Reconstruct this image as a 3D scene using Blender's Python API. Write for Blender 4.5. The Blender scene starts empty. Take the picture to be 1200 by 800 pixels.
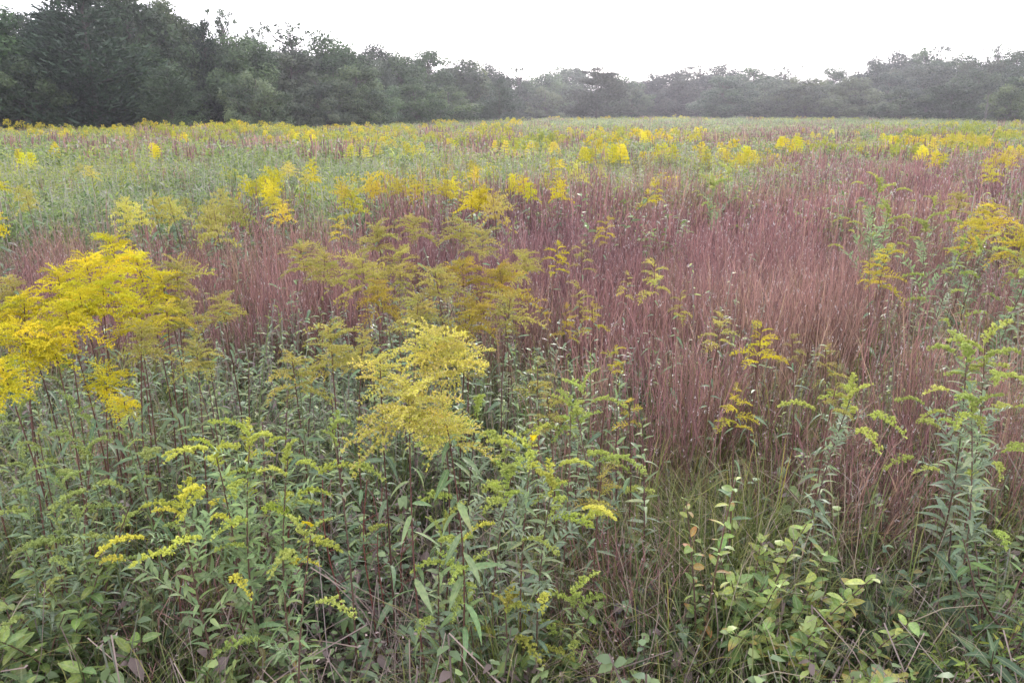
import bpy, math, random
import numpy as np
from mathutils import Matrix, Vector, Euler
R = math.radians
rnd = random.Random(7)
rng = np.random.default_rng(11)
SC = bpy.context.scene
COL = SC.collection

# ------------------------------------------------------------------ camera
CAMZ = 1.65
PITCH = R(16.08)
FPX = 933.0
cam_d = bpy.data.cameras.new('camera')
cam = bpy.data.objects.new('camera', cam_d); COL.objects.link(cam)
cam_d.sensor_width = 36.0; cam_d.lens = 28.0
cam_d.clip_start = 0.05; cam_d.clip_end = 3000
cam.location = (0, 0, CAMZ)
cam.rotation_euler = (R(90) - PITCH, 0, 0)
SC.camera = cam

# ------------------------------------------------------------------ world, sun, exposure
SUN_EL, SUN_AZ = 15.0, 10.0          # azimuth to the right of the view direction (+Y)
w = bpy.data.worlds.new("World"); SC.world = w; w.use_nodes = True
nt = w.node_tree; nt.nodes.clear()
sky = nt.nodes.new('ShaderNodeTexSky'); sky.sky_type = 'NISHITA'; sky.sun_disc = False
sky.sun_elevation = R(SUN_EL); sky.sun_rotation = R(SUN_AZ)
sky.air_density = 1.0; sky.dust_density = 4.0; sky.ozone_density = 1.0
hs = nt.nodes.new('ShaderNodeHueSaturation'); hs.inputs['Saturation'].default_value = 0.25
mixw = nt.nodes.new('ShaderNodeMix'); mixw.data_type = 'RGBA'
mixw.inputs[0].default_value = 0.72                       # thin overcast over the clear sky
mixw.inputs[7].default_value = (12.3, 12.2, 13.5, 1)
bg = nt.nodes.new('ShaderNodeBackground'); bg.inputs[1].default_value = 0.12
wo = nt.nodes.new('ShaderNodeOutputWorld')
nt.links.new(sky.outputs[0], hs.inputs['Color']); nt.links.new(hs.outputs[0], mixw.inputs[6])
nt.links.new(mixw.outputs[2], bg.inputs[0]); nt.links.new(bg.outputs[0], wo.inputs[0])
sd = bpy.data.lights.new('sun', 'SUN'); so = bpy.data.objects.new('sun', sd); COL.objects.link(so)
sd.energy = 1.2; sd.angle = R(16); sd.color = (1.0, 0.95, 0.88)
dvec = Vector((math.sin(R(SUN_AZ)) * math.cos(R(SUN_EL)), math.cos(R(SUN_AZ)) * math.cos(R(SUN_EL)), math.sin(R(SUN_EL))))
so.rotation_euler = dvec.to_track_quat('Z', 'Y').to_euler()
so.location = (10, 40, 30)
SC.view_settings.view_transform = 'Standard'; SC.view_settings.look = 'None'
SC.view_settings.gamma = 1.0; SC.view_settings.use_curve_mapping = False
SC.view_settings.exposure = 1.02
SC.render.engine = 'CYCLES'
SC.cycles.max_bounces = 6; SC.cycles.diffuse_bounces = 4; SC.cycles.transmission_bounces = 4
SC.cycles.glossy_bounces = 2; SC.cycles.volume_bounces = 0; SC.cycles.transparent_max_bounces = 4
SC.cycles.use_denoising = True

HAZE = 0.0008

# ------------------------------------------------------------------ pixel <-> world helpers
cp, sp = math.cos(PITCH), math.sin(PITCH)
def ray(u, v):
    a = (u - 600) / FPX; b = -(v - 400) / FPX
    return (a, cp + b * sp, -sp + b * cp)
def at_h(u, v, h):                       # point of the ray at height h
    x, y, z = ray(u, v)
    s = (h - CAMZ) / z
    return (x * s, y * s)
def at_d(u, v, d):                       # point of the ray at distance d
    x, y, z = ray(u, v)
    return (x / y * d, d, CAMZ + z / y * d)
def to_px(x, y, z):
    zc = y * cp - (z - CAMZ) * sp; yc = y * sp + (z - CAMZ) * cp
    return 600 + FPX * x / zc, 400 - FPX * yc / zc
def ground(x, y):
    return 0.025 * np.sin(x * 1.3 + 0.7) * np.cos(y * 1.1) + 0.02 * np.sin(x * 0.37 + y * 0.53)

# ------------------------------------------------------------------ mesh builder
class MB:
    def __init__(s):
        s.V = []; s.Q = []; s.T = []; s.r = []; s.t = []; s.w = []; s.n = 0
    def add(s, V, Q, r, t, wv=None):
        V = np.asarray(V, float).reshape(-1, 3)
        s.V.append(V); s.Q.append(np.asarray(Q, int).reshape(-1, 4) + s.n)
        s.r.append(np.broadcast_to(np.asarray(r, float), (len(V),)).copy())
        s.t.append(np.broadcast_to(np.asarray(t, float), (len(V),)).copy())
        s.w.append(np.zeros(len(V)) if wv is None else np.asarray(wv, float))
        s.n += len(V)
    def merged(s):
        return (np.concatenate(s.V), np.concatenate(s.Q), np.concatenate(s.r), np.concatenate(s.t), np.concatenate(s.w))
    def add_built(s, data, M):               # data = merged() of another builder, M = 4x4
        V, Q, r, t, wv = data
        M = np.array(M)
        s.add(V @ M[:3, :3].T + M[:3, 3], Q, r, t, wv)
    def ribbons(s, P, W, S, r, cols=2, fold=0.0):
        # P (N,K,3) centre line, W (N,K) half widths, S (N,K,3) side vectors
        P = np.asarray(P, float); N, K, _ = P.shape
        W = np.broadcast_to(W, (N, K)); S = np.broadcast_to(S, (N, K, 3))
        ws = np.linspace(-1, 1, cols)
        T = np.gradient(P, axis=1) if K > 1 else P
        Nn = np.cross(T, S); Nn /= (np.linalg.norm(Nn, axis=2, keepdims=True) + 1e-9)
        V = P[:, :, None, :] + S[:, :, None, :] * (W[:, :, None] * ws)[..., None] \
            + Nn[:, :, None, :] * (W[:, :, None] * (np.abs(ws) * fold))[..., None]
        idx = np.arange(N * K * cols).reshape(N, K, cols)
        Q = np.stack([idx[:, :-1, :-1], idx[:, 1:, :-1], idx[:, 1:, 1:], idx[:, :-1, 1:]], -1).reshape(-1, 4)
        rr = np.broadcast_to(np.asarray(r, float).reshape(-1, 1, 1), (N, K, cols)).reshape(-1)
        tt = np.broadcast_to(np.linspace(0, 1, K).reshape(1, K, 1), (N, K, cols)).reshape(-1)
        ww = np.broadcast_to(ws.reshape(1, 1, cols), (N, K, cols)).reshape(-1)
        s.add(V.reshape(-1, 3), Q, rr, tt, ww)
    def tubes(s, P, Rr, r, sides=4):
        P = np.asarray(P, float); N, K, _ = P.shape
        Rr = np.broadcast_to(Rr, (N, K))
        T = np.gradient(P, axis=1); T /= (np.linalg.norm(T, axis=2, keepdims=True) + 1e-9)
        ref = np.where(np.abs(T[..., 2:3]) > 0.9, np.array([1., 0, 0]), np.array([0, 0, 1.]))
        A = np.cross(T, ref); A /= (np.linalg.norm(A, axis=2, keepdims=True) + 1e-9)
        B = np.cross(T, A)
        an = np.linspace(0, 2 * np.pi, sides, endpoint=False)
        V = P[:, :, None, :] + Rr[:, :, None, None] * (A[:, :, None, :] * np.cos(an)[:, None] + B[:, :, None, :] * np.sin(an)[:, None])
        idx = np.arange(N * K * sides).reshape(N, K, sides); nx = np.roll(idx, -1, axis=2)
        Q = np.stack([idx[:, :-1], nx[:, :-1], nx[:, 1:], idx[:, 1:]], -1).reshape(-1, 4)
        rr = np.broadcast_to(np.asarray(r, float).reshape(-1, 1, 1), (N, K, sides)).reshape(-1)
        tt = np.broadcast_to(np.linspace(0, 1, K).reshape(1, K, 1), (N, K, sides)).reshape(-1)
        s.add(V.reshape(-1, 3), Q, rr, tt)
    def quads(s, C, U, V, r, t=0.5):
        C = np.asarray(C, float); N = len(C)
        P = np.stack([C - U - V * .4, C + U - V * .4, C + U * .35 + V, C - U * .35 + V], 1)
        Q = np.arange(N * 4).reshape(N, 4)
        s.add(P.reshape(-1, 3), Q, np.repeat(np.broadcast_to(r, (N,)), 4), np.repeat(np.broadcast_to(t, (N,)), 4))
    def mesh(s, name, mat, smooth=False):
        V, Q, r, t, wv = s.merged()
        me = bpy.data.meshes.new(name)
        me.vertices.add(len(V)); me.vertices.foreach_set('co', V.astype(np.float32).ravel())
        me.loops.add(len(Q) * 4); me.loops.foreach_set('vertex_index', Q.astype(np.int32).ravel())
        me.polygons.add(len(Q)); me.polygons.foreach_set('loop_start', (np.arange(len(Q)) * 4).astype(np.int32))
        me.polygons.foreach_set('loop_total', np.full(len(Q), 4, np.int32))
        if smooth: me.polygons.foreach_set('use_smooth', np.ones(len(Q), bool))
        me.update(calc_edges=True)
        for nm, arr in (('r', r), ('t', t), ('w', wv)):
            a = me.attributes.new(nm, 'FLOAT', 'POINT'); a.data.foreach_set('value', arr.astype(np.float32))
        me.materials.append(mat)
        return me

def unit(v): return v / (np.linalg.norm(v, axis=-1, keepdims=True) + 1e-9)
def rdir(n, g=rng): return unit(g.normal(size=(n, 3)))

# ------------------------------------------------------------------ materials
def attr(nt, name, kind='GEOMETRY'):
    a = nt.nodes.new('ShaderNodeAttribute'); a.attribute_name = name; a.attribute_type = kind
    return a.outputs['Fac']
def ramp(nt, fac, stops, interp='LINEAR'):
    c = nt.nodes.new('ShaderNodeValToRGB'); c.color_ramp.interpolation = interp
    e = c.color_ramp.elements
    while len(e) > 1: e.remove(e[-1])
    e[0].position = stops[0][0]; e[0].color = (*stops[0][1], 1)
    for p, col in stops[1:]:
        x = e.new(p); x.color = (*col, 1)
    nt.links.new(fac, c.inputs[0]); return c.outputs[0]
def mixc(nt, f, a, b, mode='MIX'):
    m = nt.nodes.new('ShaderNodeMix'); m.data_type = 'RGBA'; m.blend_type = mode; m.clamp_factor = True
    for sock, val in ((m.inputs[0], f), (m.inputs[6], a), (m.inputs[7], b)):
        if isinstance(val, (int, float)): sock.default_value = val
        elif isinstance(val, tuple): sock.default_value = (*val, 1) if len(val) == 3 else val
        else: nt.links.new(val, sock)
    return m.outputs[2]
def math_(nt, op, a, b=None):
    m = nt.nodes.new('ShaderNodeMath'); m.operation = op
    for i, val in enumerate((a, b)):
        if val is None: continue
        if isinstance(val, (int, float)): m.inputs[i].default_value = val
        else: nt.links.new(val, m.inputs[i])
    return m.outputs[0]
def finish(m, nt, col, rough=0.55, trans=0.3, back=None, spec=0.4):
    if back is not None:
        g = nt.nodes.new('ShaderNodeNewGeometry')
        col = mixc(nt, g.outputs['Backfacing'], col, mixc(nt, back, col, (0.26, 0.31, 0.23)))
    p = nt.nodes.new('ShaderNodeBsdfPrincipled'); nt.links.new(col, p.inputs['Base Color'])
    p.inputs['Roughness'].default_value = rough; p.inputs['Specular IOR Level'].default_value = spec
    out = nt.nodes.new('ShaderNodeOutputMaterial')
    if trans > 0:
        tr = nt.nodes.new('ShaderNodeBsdfTranslucent'); nt.links.new(col, tr.inputs['Color'])
        mx = nt.nodes.new('ShaderNodeMixShader'); mx.inputs[0].default_value = trans
        nt.links.new(p.outputs[0], mx.inputs[1]); nt.links.new(tr.outputs[0], mx.inputs[2])
        nt.links.new(mx.outputs[0], out.inputs[0])
    else: nt.links.new(p.outputs[0], out.inputs[0])
    return m
def newmat(name):
    m = bpy.data.materials.new(name); m.use_nodes = True; m.node_tree.nodes.clear()
    return m, m.node_tree

def mat_scatter(name, along, vari, pale=None, trans=0.3, rough=0.6, tints=None, back=None, spec=0.3):
    """colour runs along the blade, varies per blade (r) and per clump (tint)"""
    m, nt = newmat(name)
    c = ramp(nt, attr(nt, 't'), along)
    c = mixc(nt, 1.0, c, ramp(nt, attr(nt, 'r'), vari), 'MULTIPLY')
    if tints: c = mixc(nt, 1.0, c, ramp(nt, attr(nt, 'tint', 'INSTANCER'), tints), 'MULTIPLY')
    if pale: c = mixc(nt, math_(nt, 'GREATER_THAN', attr(nt, 'r'), pale[0]), c, pale[1])
    return finish(m, nt, c, rough, trans, back, spec)

def mat_object(name, vari, alt=None, alt_at=0.8, trans=0.3, rough=0.55, back=None, tip=None, midrib=False, spec=0.4, mottle=0.0):
    """base colour = the object's own colour; alpha of the object colour = how far gone over it is"""
    m, nt = newmat(name)
    oi = nt.nodes.new('ShaderNodeObjectInfo')
    c = mixc(nt, 1.0, oi.outputs['Color'], ramp(nt, attr(nt, 'r'), vari), 'MULTIPLY')
    rv = ramp(nt, oi.outputs['Random'], [(0, (.82, .86, .84)), (1, (1.18, 1.12, 1.1))])
    c = mixc(nt, 1.0, c, rv, 'MULTIPLY')
    if mottle:
        nz = nt.nodes.new('ShaderNodeTexNoise'); nz.inputs['Scale'].default_value = mottle
        tc = nt.nodes.new('ShaderNodeTexCoord'); nt.links.new(tc.outputs['Object'], nz.inputs['Vector'])
        c = mixc(nt, 1.0, c, ramp(nt, nz.outputs['Fac'], [(.27, (1.1, .62, .5)), (.33, (.72, .76, .74)), (.55, (1, 1, 1)), (.72, (1.28, 1.2, 1.1))]), 'MULTIPLY')
    if midrib:
        f = math_(nt, 'LESS_THAN', math_(nt, 'ABSOLUTE', attr(nt, 'w')), 0.16)
        c = mixc(nt, math_(nt, 'MULTIPLY', f, 0.4), c, (0.32, 0.36, 0.2))
    if alt is not None:
        f = math_(nt, 'MULTIPLY', math_(nt, 'GREATER_THAN', attr(nt, 'r'), alt_at), oi.outputs['Alpha'])
        c = mixc(nt, f, c, alt)
    if tip is not None:
        f = math_(nt, 'MULTIPLY', ramp(nt, attr(nt, 't'), [(.45, (0, 0, 0)), (.95, (1, 1, 1))]), oi.outputs['Alpha'])
        c = mixc(nt, f, c, tip)
    return finish(m, nt, c, rough, trans, back, spec)

V1 = [(0, (.7, .72, .7)), (.5, (1, 1, 1)), (1, (1.3, 1.25, 1.2))]
M_FLORET = mat_object('goldenrod_florets', [(0, (.72, .70, .6)), (.5, (1, 1, 1)), (1, (1.12, 1.1, 1.1))], alt=(.50, .38, .27), alt_at=.74, trans=.35, rough=.8, spec=.1)
M_LEAF = mat_object('forb_leaf', V1, trans=.3, rough=.5, back=.3, midrib=True, tip=(.42, .14, .06), mottle=9)
M_STEM = mat_object('stem_bark', V1, trans=0, rough=.6)
M_CROWN = mat_object('tree_leaves', [(0, (.38, .44, .48)), (.5, (1, 1, 1)), (1, (1.75, 1.65, 1.5))], trans=.3, rough=.55, spec=.25)
M_NEEDLE = mat_object('evergreen_needles', [(0, (.4, .45, .45)), (.5, (1, 1, 1)), (1, (1.9, 1.8, 1.6))], trans=.1, rough=.6, spec=.3)
def bark_mat():
    m, nt = newmat('tree_bark')
    n = nt.nodes.new('ShaderNodeTexNoise'); n.inputs['Scale'].default_value = 6; n.inputs['Detail'].default_value = 8
    tc = nt.nodes.new('ShaderNodeTexCoord'); mp = nt.nodes.new('ShaderNodeMapping'); mp.inputs['Scale'].default_value = (4, 4, .7)
    nt.links.new(tc.outputs['Object'], mp.inputs[0]); nt.links.new(mp.outputs[0], n.inputs['Vector'])
    oi = nt.nodes.new('ShaderNodeObjectInfo')
    c = mixc(nt, 1.0, oi.outputs['Color'], ramp(nt, n.outputs['Fac'], [(.3, (.5, .5, .5)), (.7, (1.3, 1.3, 1.3))]), 'MULTIPLY')
    return finish(m, nt, c, .9, 0)
M_BARK = bark_mat()

TINT_R = [(0, (.62, .66, .72)), (.3, (.95, .9, .95)), (.6, (1.05, 1.05, 1.02)), (.85, (1.1, 1.4, 1.0)), (1, (1.3, 1.35, 1.25))]
TINT_G = [(0, (.65, .75, .85)), (.35, (.9, .95, 1.0)), (.7, (1.15, 1.12, .85)), (1, (1.45, 1.3, .8))]
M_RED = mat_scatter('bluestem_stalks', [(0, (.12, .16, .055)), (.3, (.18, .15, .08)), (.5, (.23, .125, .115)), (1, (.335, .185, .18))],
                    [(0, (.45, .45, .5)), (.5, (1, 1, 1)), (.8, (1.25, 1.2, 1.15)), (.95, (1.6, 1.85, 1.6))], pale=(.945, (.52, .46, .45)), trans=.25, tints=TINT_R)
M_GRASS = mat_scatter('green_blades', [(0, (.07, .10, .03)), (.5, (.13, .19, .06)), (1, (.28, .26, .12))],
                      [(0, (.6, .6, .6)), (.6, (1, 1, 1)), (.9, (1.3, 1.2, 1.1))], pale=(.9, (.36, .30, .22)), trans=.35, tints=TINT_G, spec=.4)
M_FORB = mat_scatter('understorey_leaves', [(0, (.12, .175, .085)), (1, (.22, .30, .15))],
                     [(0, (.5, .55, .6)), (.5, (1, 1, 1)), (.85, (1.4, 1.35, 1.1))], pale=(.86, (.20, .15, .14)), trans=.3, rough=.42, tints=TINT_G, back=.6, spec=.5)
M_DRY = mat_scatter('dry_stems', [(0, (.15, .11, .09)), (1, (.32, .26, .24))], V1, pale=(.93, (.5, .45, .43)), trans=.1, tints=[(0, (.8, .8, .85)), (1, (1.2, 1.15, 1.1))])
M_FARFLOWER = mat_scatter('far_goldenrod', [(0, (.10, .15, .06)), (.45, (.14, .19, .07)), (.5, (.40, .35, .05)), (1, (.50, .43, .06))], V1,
                          trans=.3, rough=.8, tints=[(0, (.55, .75, .9)), (.4, (.75, .9, .9)), (.7, (1, 1, .8)), (1, (1.15, 1.05, .5))])

# ------------------------------------------------------------------ object helpers
def link(name, me, parent=None, M=None, color=None, kind=None, label=None):
    o = bpy.data.objects.new(name, me); COL.objects.link(o)
    if parent is not None: o.parent = parent
    if M is not None: o.matrix_basis = M
    if color is not None: o.color = color if len(color) == 4 else (*color, 0)
    if kind: o['kind'] = kind
    if label: o['label'] = label
    return o
def thing(name, label, cat, loc, rz=0.0, sc=1.0, group=None):
    o = bpy.data.objects.new(name, None); COL.objects.link(o)
    o.empty_display_size = .1
    o.location = loc; o.rotation_euler = (0, 0, rz)
    o.scale = (sc, sc, sc) if not isinstance(sc, tuple) else sc
    o['label'] = label; o['category'] = cat
    if group: o['group'] = group
    return o
def jit(c, a=.12):
    f = 1 + rnd.uniform(-a, a)
    return tuple(max(.005, x * f * (1 + rnd.uniform(-a * .4, a * .4))) for x in c)

# ------------------------------------------------------------------ leaf, plume and bud meshes
def leaf_mesh(kind, seed):
    g = np.random.default_rng(seed); b = MB()
    K = {'lance': 6, 'oval': 6}[kind]; s = np.linspace(0, 1, K)
    droop = g.uniform(.05, .75) if kind == 'lance' else g.uniform(.05, .35)
    P = np.stack([s * (1 - .12 * droop), .03 * g.normal() * s ** 2, .10 * s - droop * s ** 2], 1)[None]
    if kind == 'lance': W = .088 * np.sin(np.pi * np.clip(s, 0, 1) ** .75) ** .9 + .004
    else: W = .22 * np.sin(np.pi * s ** .8) ** .75 + .008
    W[-1] = .003
    tw = g.uniform(-.5, .5)
    S = np.stack([np.zeros(K), np.cos(tw * s), np.sin(tw * s)], 1)[None]
    b.ribbons(P, W[None], S, [g.uniform(.3, .7)], cols=3, fold=.35)
    return b.mesh('leaf_' + kind, M_LEAF, smooth=True)
LANCE = [leaf_mesh('lance', i) for i in range(10)]
OVAL = [leaf_mesh('oval', 50 + i) for i in range(5)]

def plume_data(seed, n_side=10, spacing=.018, fs=.019, side_len=.36, stem=True):
    """an arching spray, unit length along +X, florets along the upper sides of its branchlets"""
    g = np.random.default_rng(seed); b = MB()
    rise, drop = g.uniform(.2, .5), g.uniform(.5, .95)
    def main(s): return np.stack([s * .93, .05 * np.sin(s * 3 + seed), rise * s - drop * s ** 2], -1)
    s = np.linspace(0, 1, 8); curves = [(main(s), 1.0)]
    for k in range(n_side * 2):
        s0 = .06 + .88 * (k + g.uniform(0, 1)) / (n_side * 2)
        L = (side_len * (1 - s0) ** .8 + .08) * g.uniform(.45, 1.45); sg = 1 if k % 2 else -1
        an = g.uniform(.6, 1.15); q = np.linspace(0, 1, 6)
        base = main(np.array([s0]))[0]
        up = g.uniform(.25, .75)
        P = base + np.stack([q * L * math.cos(an), sg * q * L * math.sin(an), L * (up * q - (up + .15) * .8 * q ** 2)], 1)
        curves.append((P, L))
    C = []; Z = []
    for P, L in curves:
        n = max(4, int(L / spacing)); q = np.sort(g.uniform(.08, 1, n)) * (len(P) - 1)
        i = np.minimum(q.astype(int), len(P) - 2); f = (q - i)[:, None]
        C.append(P[i] * (1 - f) + P[i + 1] * f)
        if stem: b.ribbons(P[None], np.linspace(.006, .002, len(P))[None], np.array([0, .7, .7]), [.05])
    C = np.concatenate(C); n = len(C)
    C = C + g.normal(size=(n, 3)) * fs * .45 + np.array([0, 0, fs * .5])
    U = rdir(n, g) * fs * g.uniform(.5, 1.1, (n, 1))
    Vv = unit(np.array([.35, 0, 1.0]) + g.normal(size=(n, 3)) * .8) * fs * g.uniform(.7, 1.5, (n, 1))
    b.quads(C, U, Vv, g.uniform(.1, 1, n), 1)
    b.quads(C + g.normal(size=(n, 3)) * fs * .4, Vv * .8, U * 1.2, g.uniform(.1, 1, n), 1)
    return b
PLUME_B = [plume_data(100 + i) for i in range(6)]
PLUME = [b.mesh('flower_plume', M_FLORET) for b in PLUME_B]
BUDP_B = [plume_data(200 + i, n_side=8, spacing=.016, fs=.030, side_len=.13) for i in range(4)]
BUDP = [b.mesh('bud_plume', M_FLORET) for b in BUDP_B]
LOWP_B = [plume_data(300 + i, n_side=5, spacing=.05, fs=.040, side_len=.34, stem=False) for i in range(4)]
LOWP = [b.merged() for b in LOWP_B]

def stem_curve(H, lean, seed, wob=False):
    g = random.Random(seed); a = g.uniform(0, 6.28)
    bx, by = .045 * math.cos(a) * H, .045 * math.sin(a) * H
    lean = (lean[0] + g.gauss(0, .06) * H, lean[1] + g.gauss(0, .05) * H) if wob else lean
    def f(s): return Vector((lean[0] * s ** 1.4 + bx * math.sin(s * 3), lean[1] * s ** 1.4 + by * math.sin(s * 4), H * s))
    return f
def stem_mesh(f, r0, r1, K=10, sides=6, name='stem'):
    P = np.array([f(k / (K - 1)) for k in range(K)])[None]
    b = MB(); b.tubes(P, np.linspace(r0, r1, K)[None], [.5], sides)
    return b.mesh(name, M_STEM, smooth=True)
def orient(loc, az, el, roll, s):
    return Matrix.Translation(loc) @ Matrix.Rotation(az, 4, 'Z') @ Matrix.Rotation(-el, 4, 'Y') @ Matrix.Rotation(roll, 4, 'X') @ Matrix.Diagonal((*((s, s, s) if not isinstance(s, tuple) else s), 1))

YEL = (.68, .62, .05, .05); GOLD = (.62, .55, .08, .12); OLIVE = (.49, .47, .12, .55); LIME = (.68, .66, .15, .7); BUD = (.44, .52, .15, .0)
MUST = (.48, .46, .11, .6)
REDSTEM = (.12, .055, .045); GRNSTEM = (.13, .17, .07); BRSTEM = (.12, .07, .055)
LEAFG = (.155, .235, .13); LEAFS = (.24, .32, .215); LEAFL = (.23, .34, .15); LEAFD = (.08, .12, .06)

def goldenrod(u, v, h, label, color=YEL, head=.16, nplume=16, nleaf=26, leafc=LEAFG, stemc=REDSTEM, lean=(0, 0), leafL=.085, group=None, tall=1.3, droop_leaf=.2, name='goldenrod', seed=None):
    """flowering plant whose head tops out at photo pixel (u,v) and height h"""
    x, y = at_h(u, v, h); sd_ = seed if seed is not None else int(u * 7 + v * 13)
    g = random.Random(sd_)
    bx, by = x - lean[0], y - lean[1]
    t = thing(name, label, 'goldenrod', (bx, by, float(ground(bx, by)) - .01), 0, 1.0, group)
    H = h * .97; f = stem_curve(H, lean, sd_)
    link('stem', stem_mesh(f, .0033, .0014), t, color=jit(stemc))
    hl = head * tall
    leafL *= .85                                   # height of the head along the stem
    s_head = 1 - hl / H
    az = g.uniform(0, 6.28)
    for k in range(nplume):
        q = (k + .5) / nplume
        s = s_head + (1 - s_head) * q ** .9
        L = head * (1.05 - .48 * q) * g.uniform(.55, 1.2)
        az += 2.4
        link('flower_plume', g.choice(PLUME), t, orient(f(s), az + g.uniform(-.8, .8), .02 + .62 * q + g.uniform(-.3, .3), g.uniform(-.5, .5), (L, L * g.uniform(.8, 1.25), L * g.uniform(.7, 1.2))), color=(*jit(color[:3], .12), color[3]))
    link('flower_plume', g.choice(PLUME), t, orient(f(1), az, 1.0, 0, head * .4), color=(*jit(color[:3]), color[3]))
    for k in range(nleaf):
        s = .12 + (s_head - .05) * (k + g.random()) / nleaf
        L = leafL * (.65 + .55 * math.sin(math.pi * min(1, s / s_head) ** 1.2)) * g.uniform(.8, 1.2)
        az += 2.4 + g.uniform(-.3, .3)
        link('leaf', g.choice(LANCE), t, orient(f(s), az, g.uniform(-droop_leaf - .25, .5 - droop_leaf), g.uniform(-.5, .5), (L, L * g.uniform(.8, 1.15), L)), color=(*jit(leafc, .2), .25 if g.random() < .08 else 0))
    return t

BR_CACHE = []
def leafy_branch(seed):
    g = random.Random(seed); b = MB(); K = 8; s = np.linspace(0, 1, K)
    P = np.stack([s, .05 * np.sin(3 * s + seed), .38 * s - .25 * s ** 2], 1)
    b.tubes(P[None], np.linspace(.010, .005, K)[None], [.5], 4)
    n = 18; Ps = []; S = []
    W = .12 * np.sin(np.pi * np.linspace(0, 1, 4) ** .75) + .004
    for k in range(n):
        q = .08 + .85 * k / n; i = min(int(q * (K - 1)), K - 2); p = P[i] + (P[i + 1] - P[i]) * (q * (K - 1) - i)
        az = (1 if k % 2 else -1) * g.uniform(.5, 1.3); el = g.uniform(.0, .9); L = g.uniform(.16, .27)
        d = np.array([math.cos(az) * math.cos(el), math.sin(az) * math.cos(el), math.sin(el)])
        qq = np.linspace(0, 1, 4)[:, None]
        Ps.append(p + d * L * qq + np.array([0, 0, -.3 * L]) * qq ** 2)
        sv = np.cross([0, 0, 1], d); S.append(np.repeat((sv / np.linalg.norm(sv))[None], 4, 0))
    b.ribbons(np.array(Ps), np.repeat(W[None] * .22 / .2 * .2, n, 0), np.array(S), np.array([g.uniform(.2, .9) for _ in range(n)]), cols=3, fold=.3)
    return b.mesh('branch', M_LEAF, smooth=True), P[-1]
for i in range(4): BR_CACHE.append(leafy_branch(400 + i))

def green_goldenrod(u, v, h, label, branches=6, spread=.20, nleaf=46, leafc=LEAFS, budc=BUD, leafL=.062, lean=(0, 0), stemc=BRSTEM, tip=None, group=None, name='budding_goldenrod', up=.9, topl=.09, from_s=.5):
    x, y = at_h(u, v, h); sd_ = int(u * 7 + v * 13); g = random.Random(sd_)
    bx, by = x - lean[0], y - lean[1]
    t = thing(name, label, 'goldenrod', (bx, by, float(ground(bx, by)) - .01), 0, 1.0, group)
    H = h * .97; f = stem_curve(H, lean, sd_, True)
    link('stem', stem_mesh(f, .0034, .0014), t, color=jit(stemc))
    az = g.uniform(0, 6.28); leafL *= .84; nleaf = int(nleaf * 1.15)
    for k in range(nleaf):
        s = .12 + .86 * (k + g.random()) / nleaf
        L = leafL * (1.25 - .75 * s ** 2) * g.uniform(.8, 1.2); az += 2.4 + g.uniform(-.3, .3)
        lc_ = leafc if s < .62 else tuple(a_ * .6 + b_ * .4 for a_, b_ in zip(leafc, (.30, .40, .10)))
        link('leaf', g.choice(LANCE), t, orient(f(s), az, g.uniform(.0, .8), g.uniform(-.5, .5), (L, L * g.uniform(.95, 1.35), L)), color=(*jit(lc_ if s > .3 or g.random() > .25 else (.24, .20, .07), .2), .5 if g.random() < .06 else 0))
    for k in range(branches):
        q = (k + .3) / branches; s = from_s + (.96 - from_s) * q; az += 2.4 + g.uniform(-.4, .4)
        L = spread * (1.1 - .75 * q) * g.uniform(.8, 1.15)
        me, tipv = g.choice(BR_CACHE); el = up * g.uniform(.55, 1.0)
        M = orient(f(s), az, el, 0, L)
        link('branch', me, t, M, color=(*jit(leafc), 0))
        p = M @ Vector(tipv)
        link('bud_plume', g.choice(BUDP), t, orient(p, az, el * .35, g.uniform(-.3, .3), g.uniform(.08, .13)), color=(*jit(budc[:3], .1), budc[3]))
    for k in range(3):
        link('bud_plume', g.choice(BUDP), t, orient(f(1 - .03 * k), az + k * 2.2, g.uniform(.6, 1.3), 0, topl * g.uniform(.8, 1.25) * (.45 if k == 0 and tip else 1)), color=(*((tip if k == 0 and tip else jit(budc[:3], .1)))[:3], 0))
    return t

def shrub(x, y, h, label, stems=4, spread=.25, nleaf=22, cols=None, leafL=.038, az0=0, arc=6.28, name='wild_shrub', mesh=OVAL, lean=.0, seed=1, red=.3, cat='shrub'):
    g = random.Random(seed); z0 = float(ground(x, y)) - .01
    t = thing(name, label, cat, (x, y, z0))
    for k in range(stems):
        a = az0 + arc * (k + g.uniform(-.3, .3)) / stems; sp_ = spread * g.uniform(.6, 1.1); hh = h * g.uniform(.75, 1.0) if k else h
        f = lambda s, a=a, sp_=sp_, hh=hh: Vector((math.cos(a) * sp_ * s ** 1.5, math.sin(a) * sp_ * s ** 1.5, hh * (s - .12 * s * s) / .88))
        link('stem', stem_mesh(f, .004, .0012), t, color=jit(BRSTEM))
        az = g.uniform(0, 6.28)
        for j in range(nleaf):
            s = .2 + .8 * (j + g.random()) / nleaf; az += 2.4 + g.uniform(-.5, .5); L = leafL * g.uniform(.7, 1.25)
            c = g.choice(cols)
            link('leaf', g.choice(mesh), t, orient(f(s), az, g.uniform(-.1, .8), g.uniform(-.6, .6), L), color=(*jit(c, .15), red if g.random() < .45 else 0))
    return t

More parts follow.
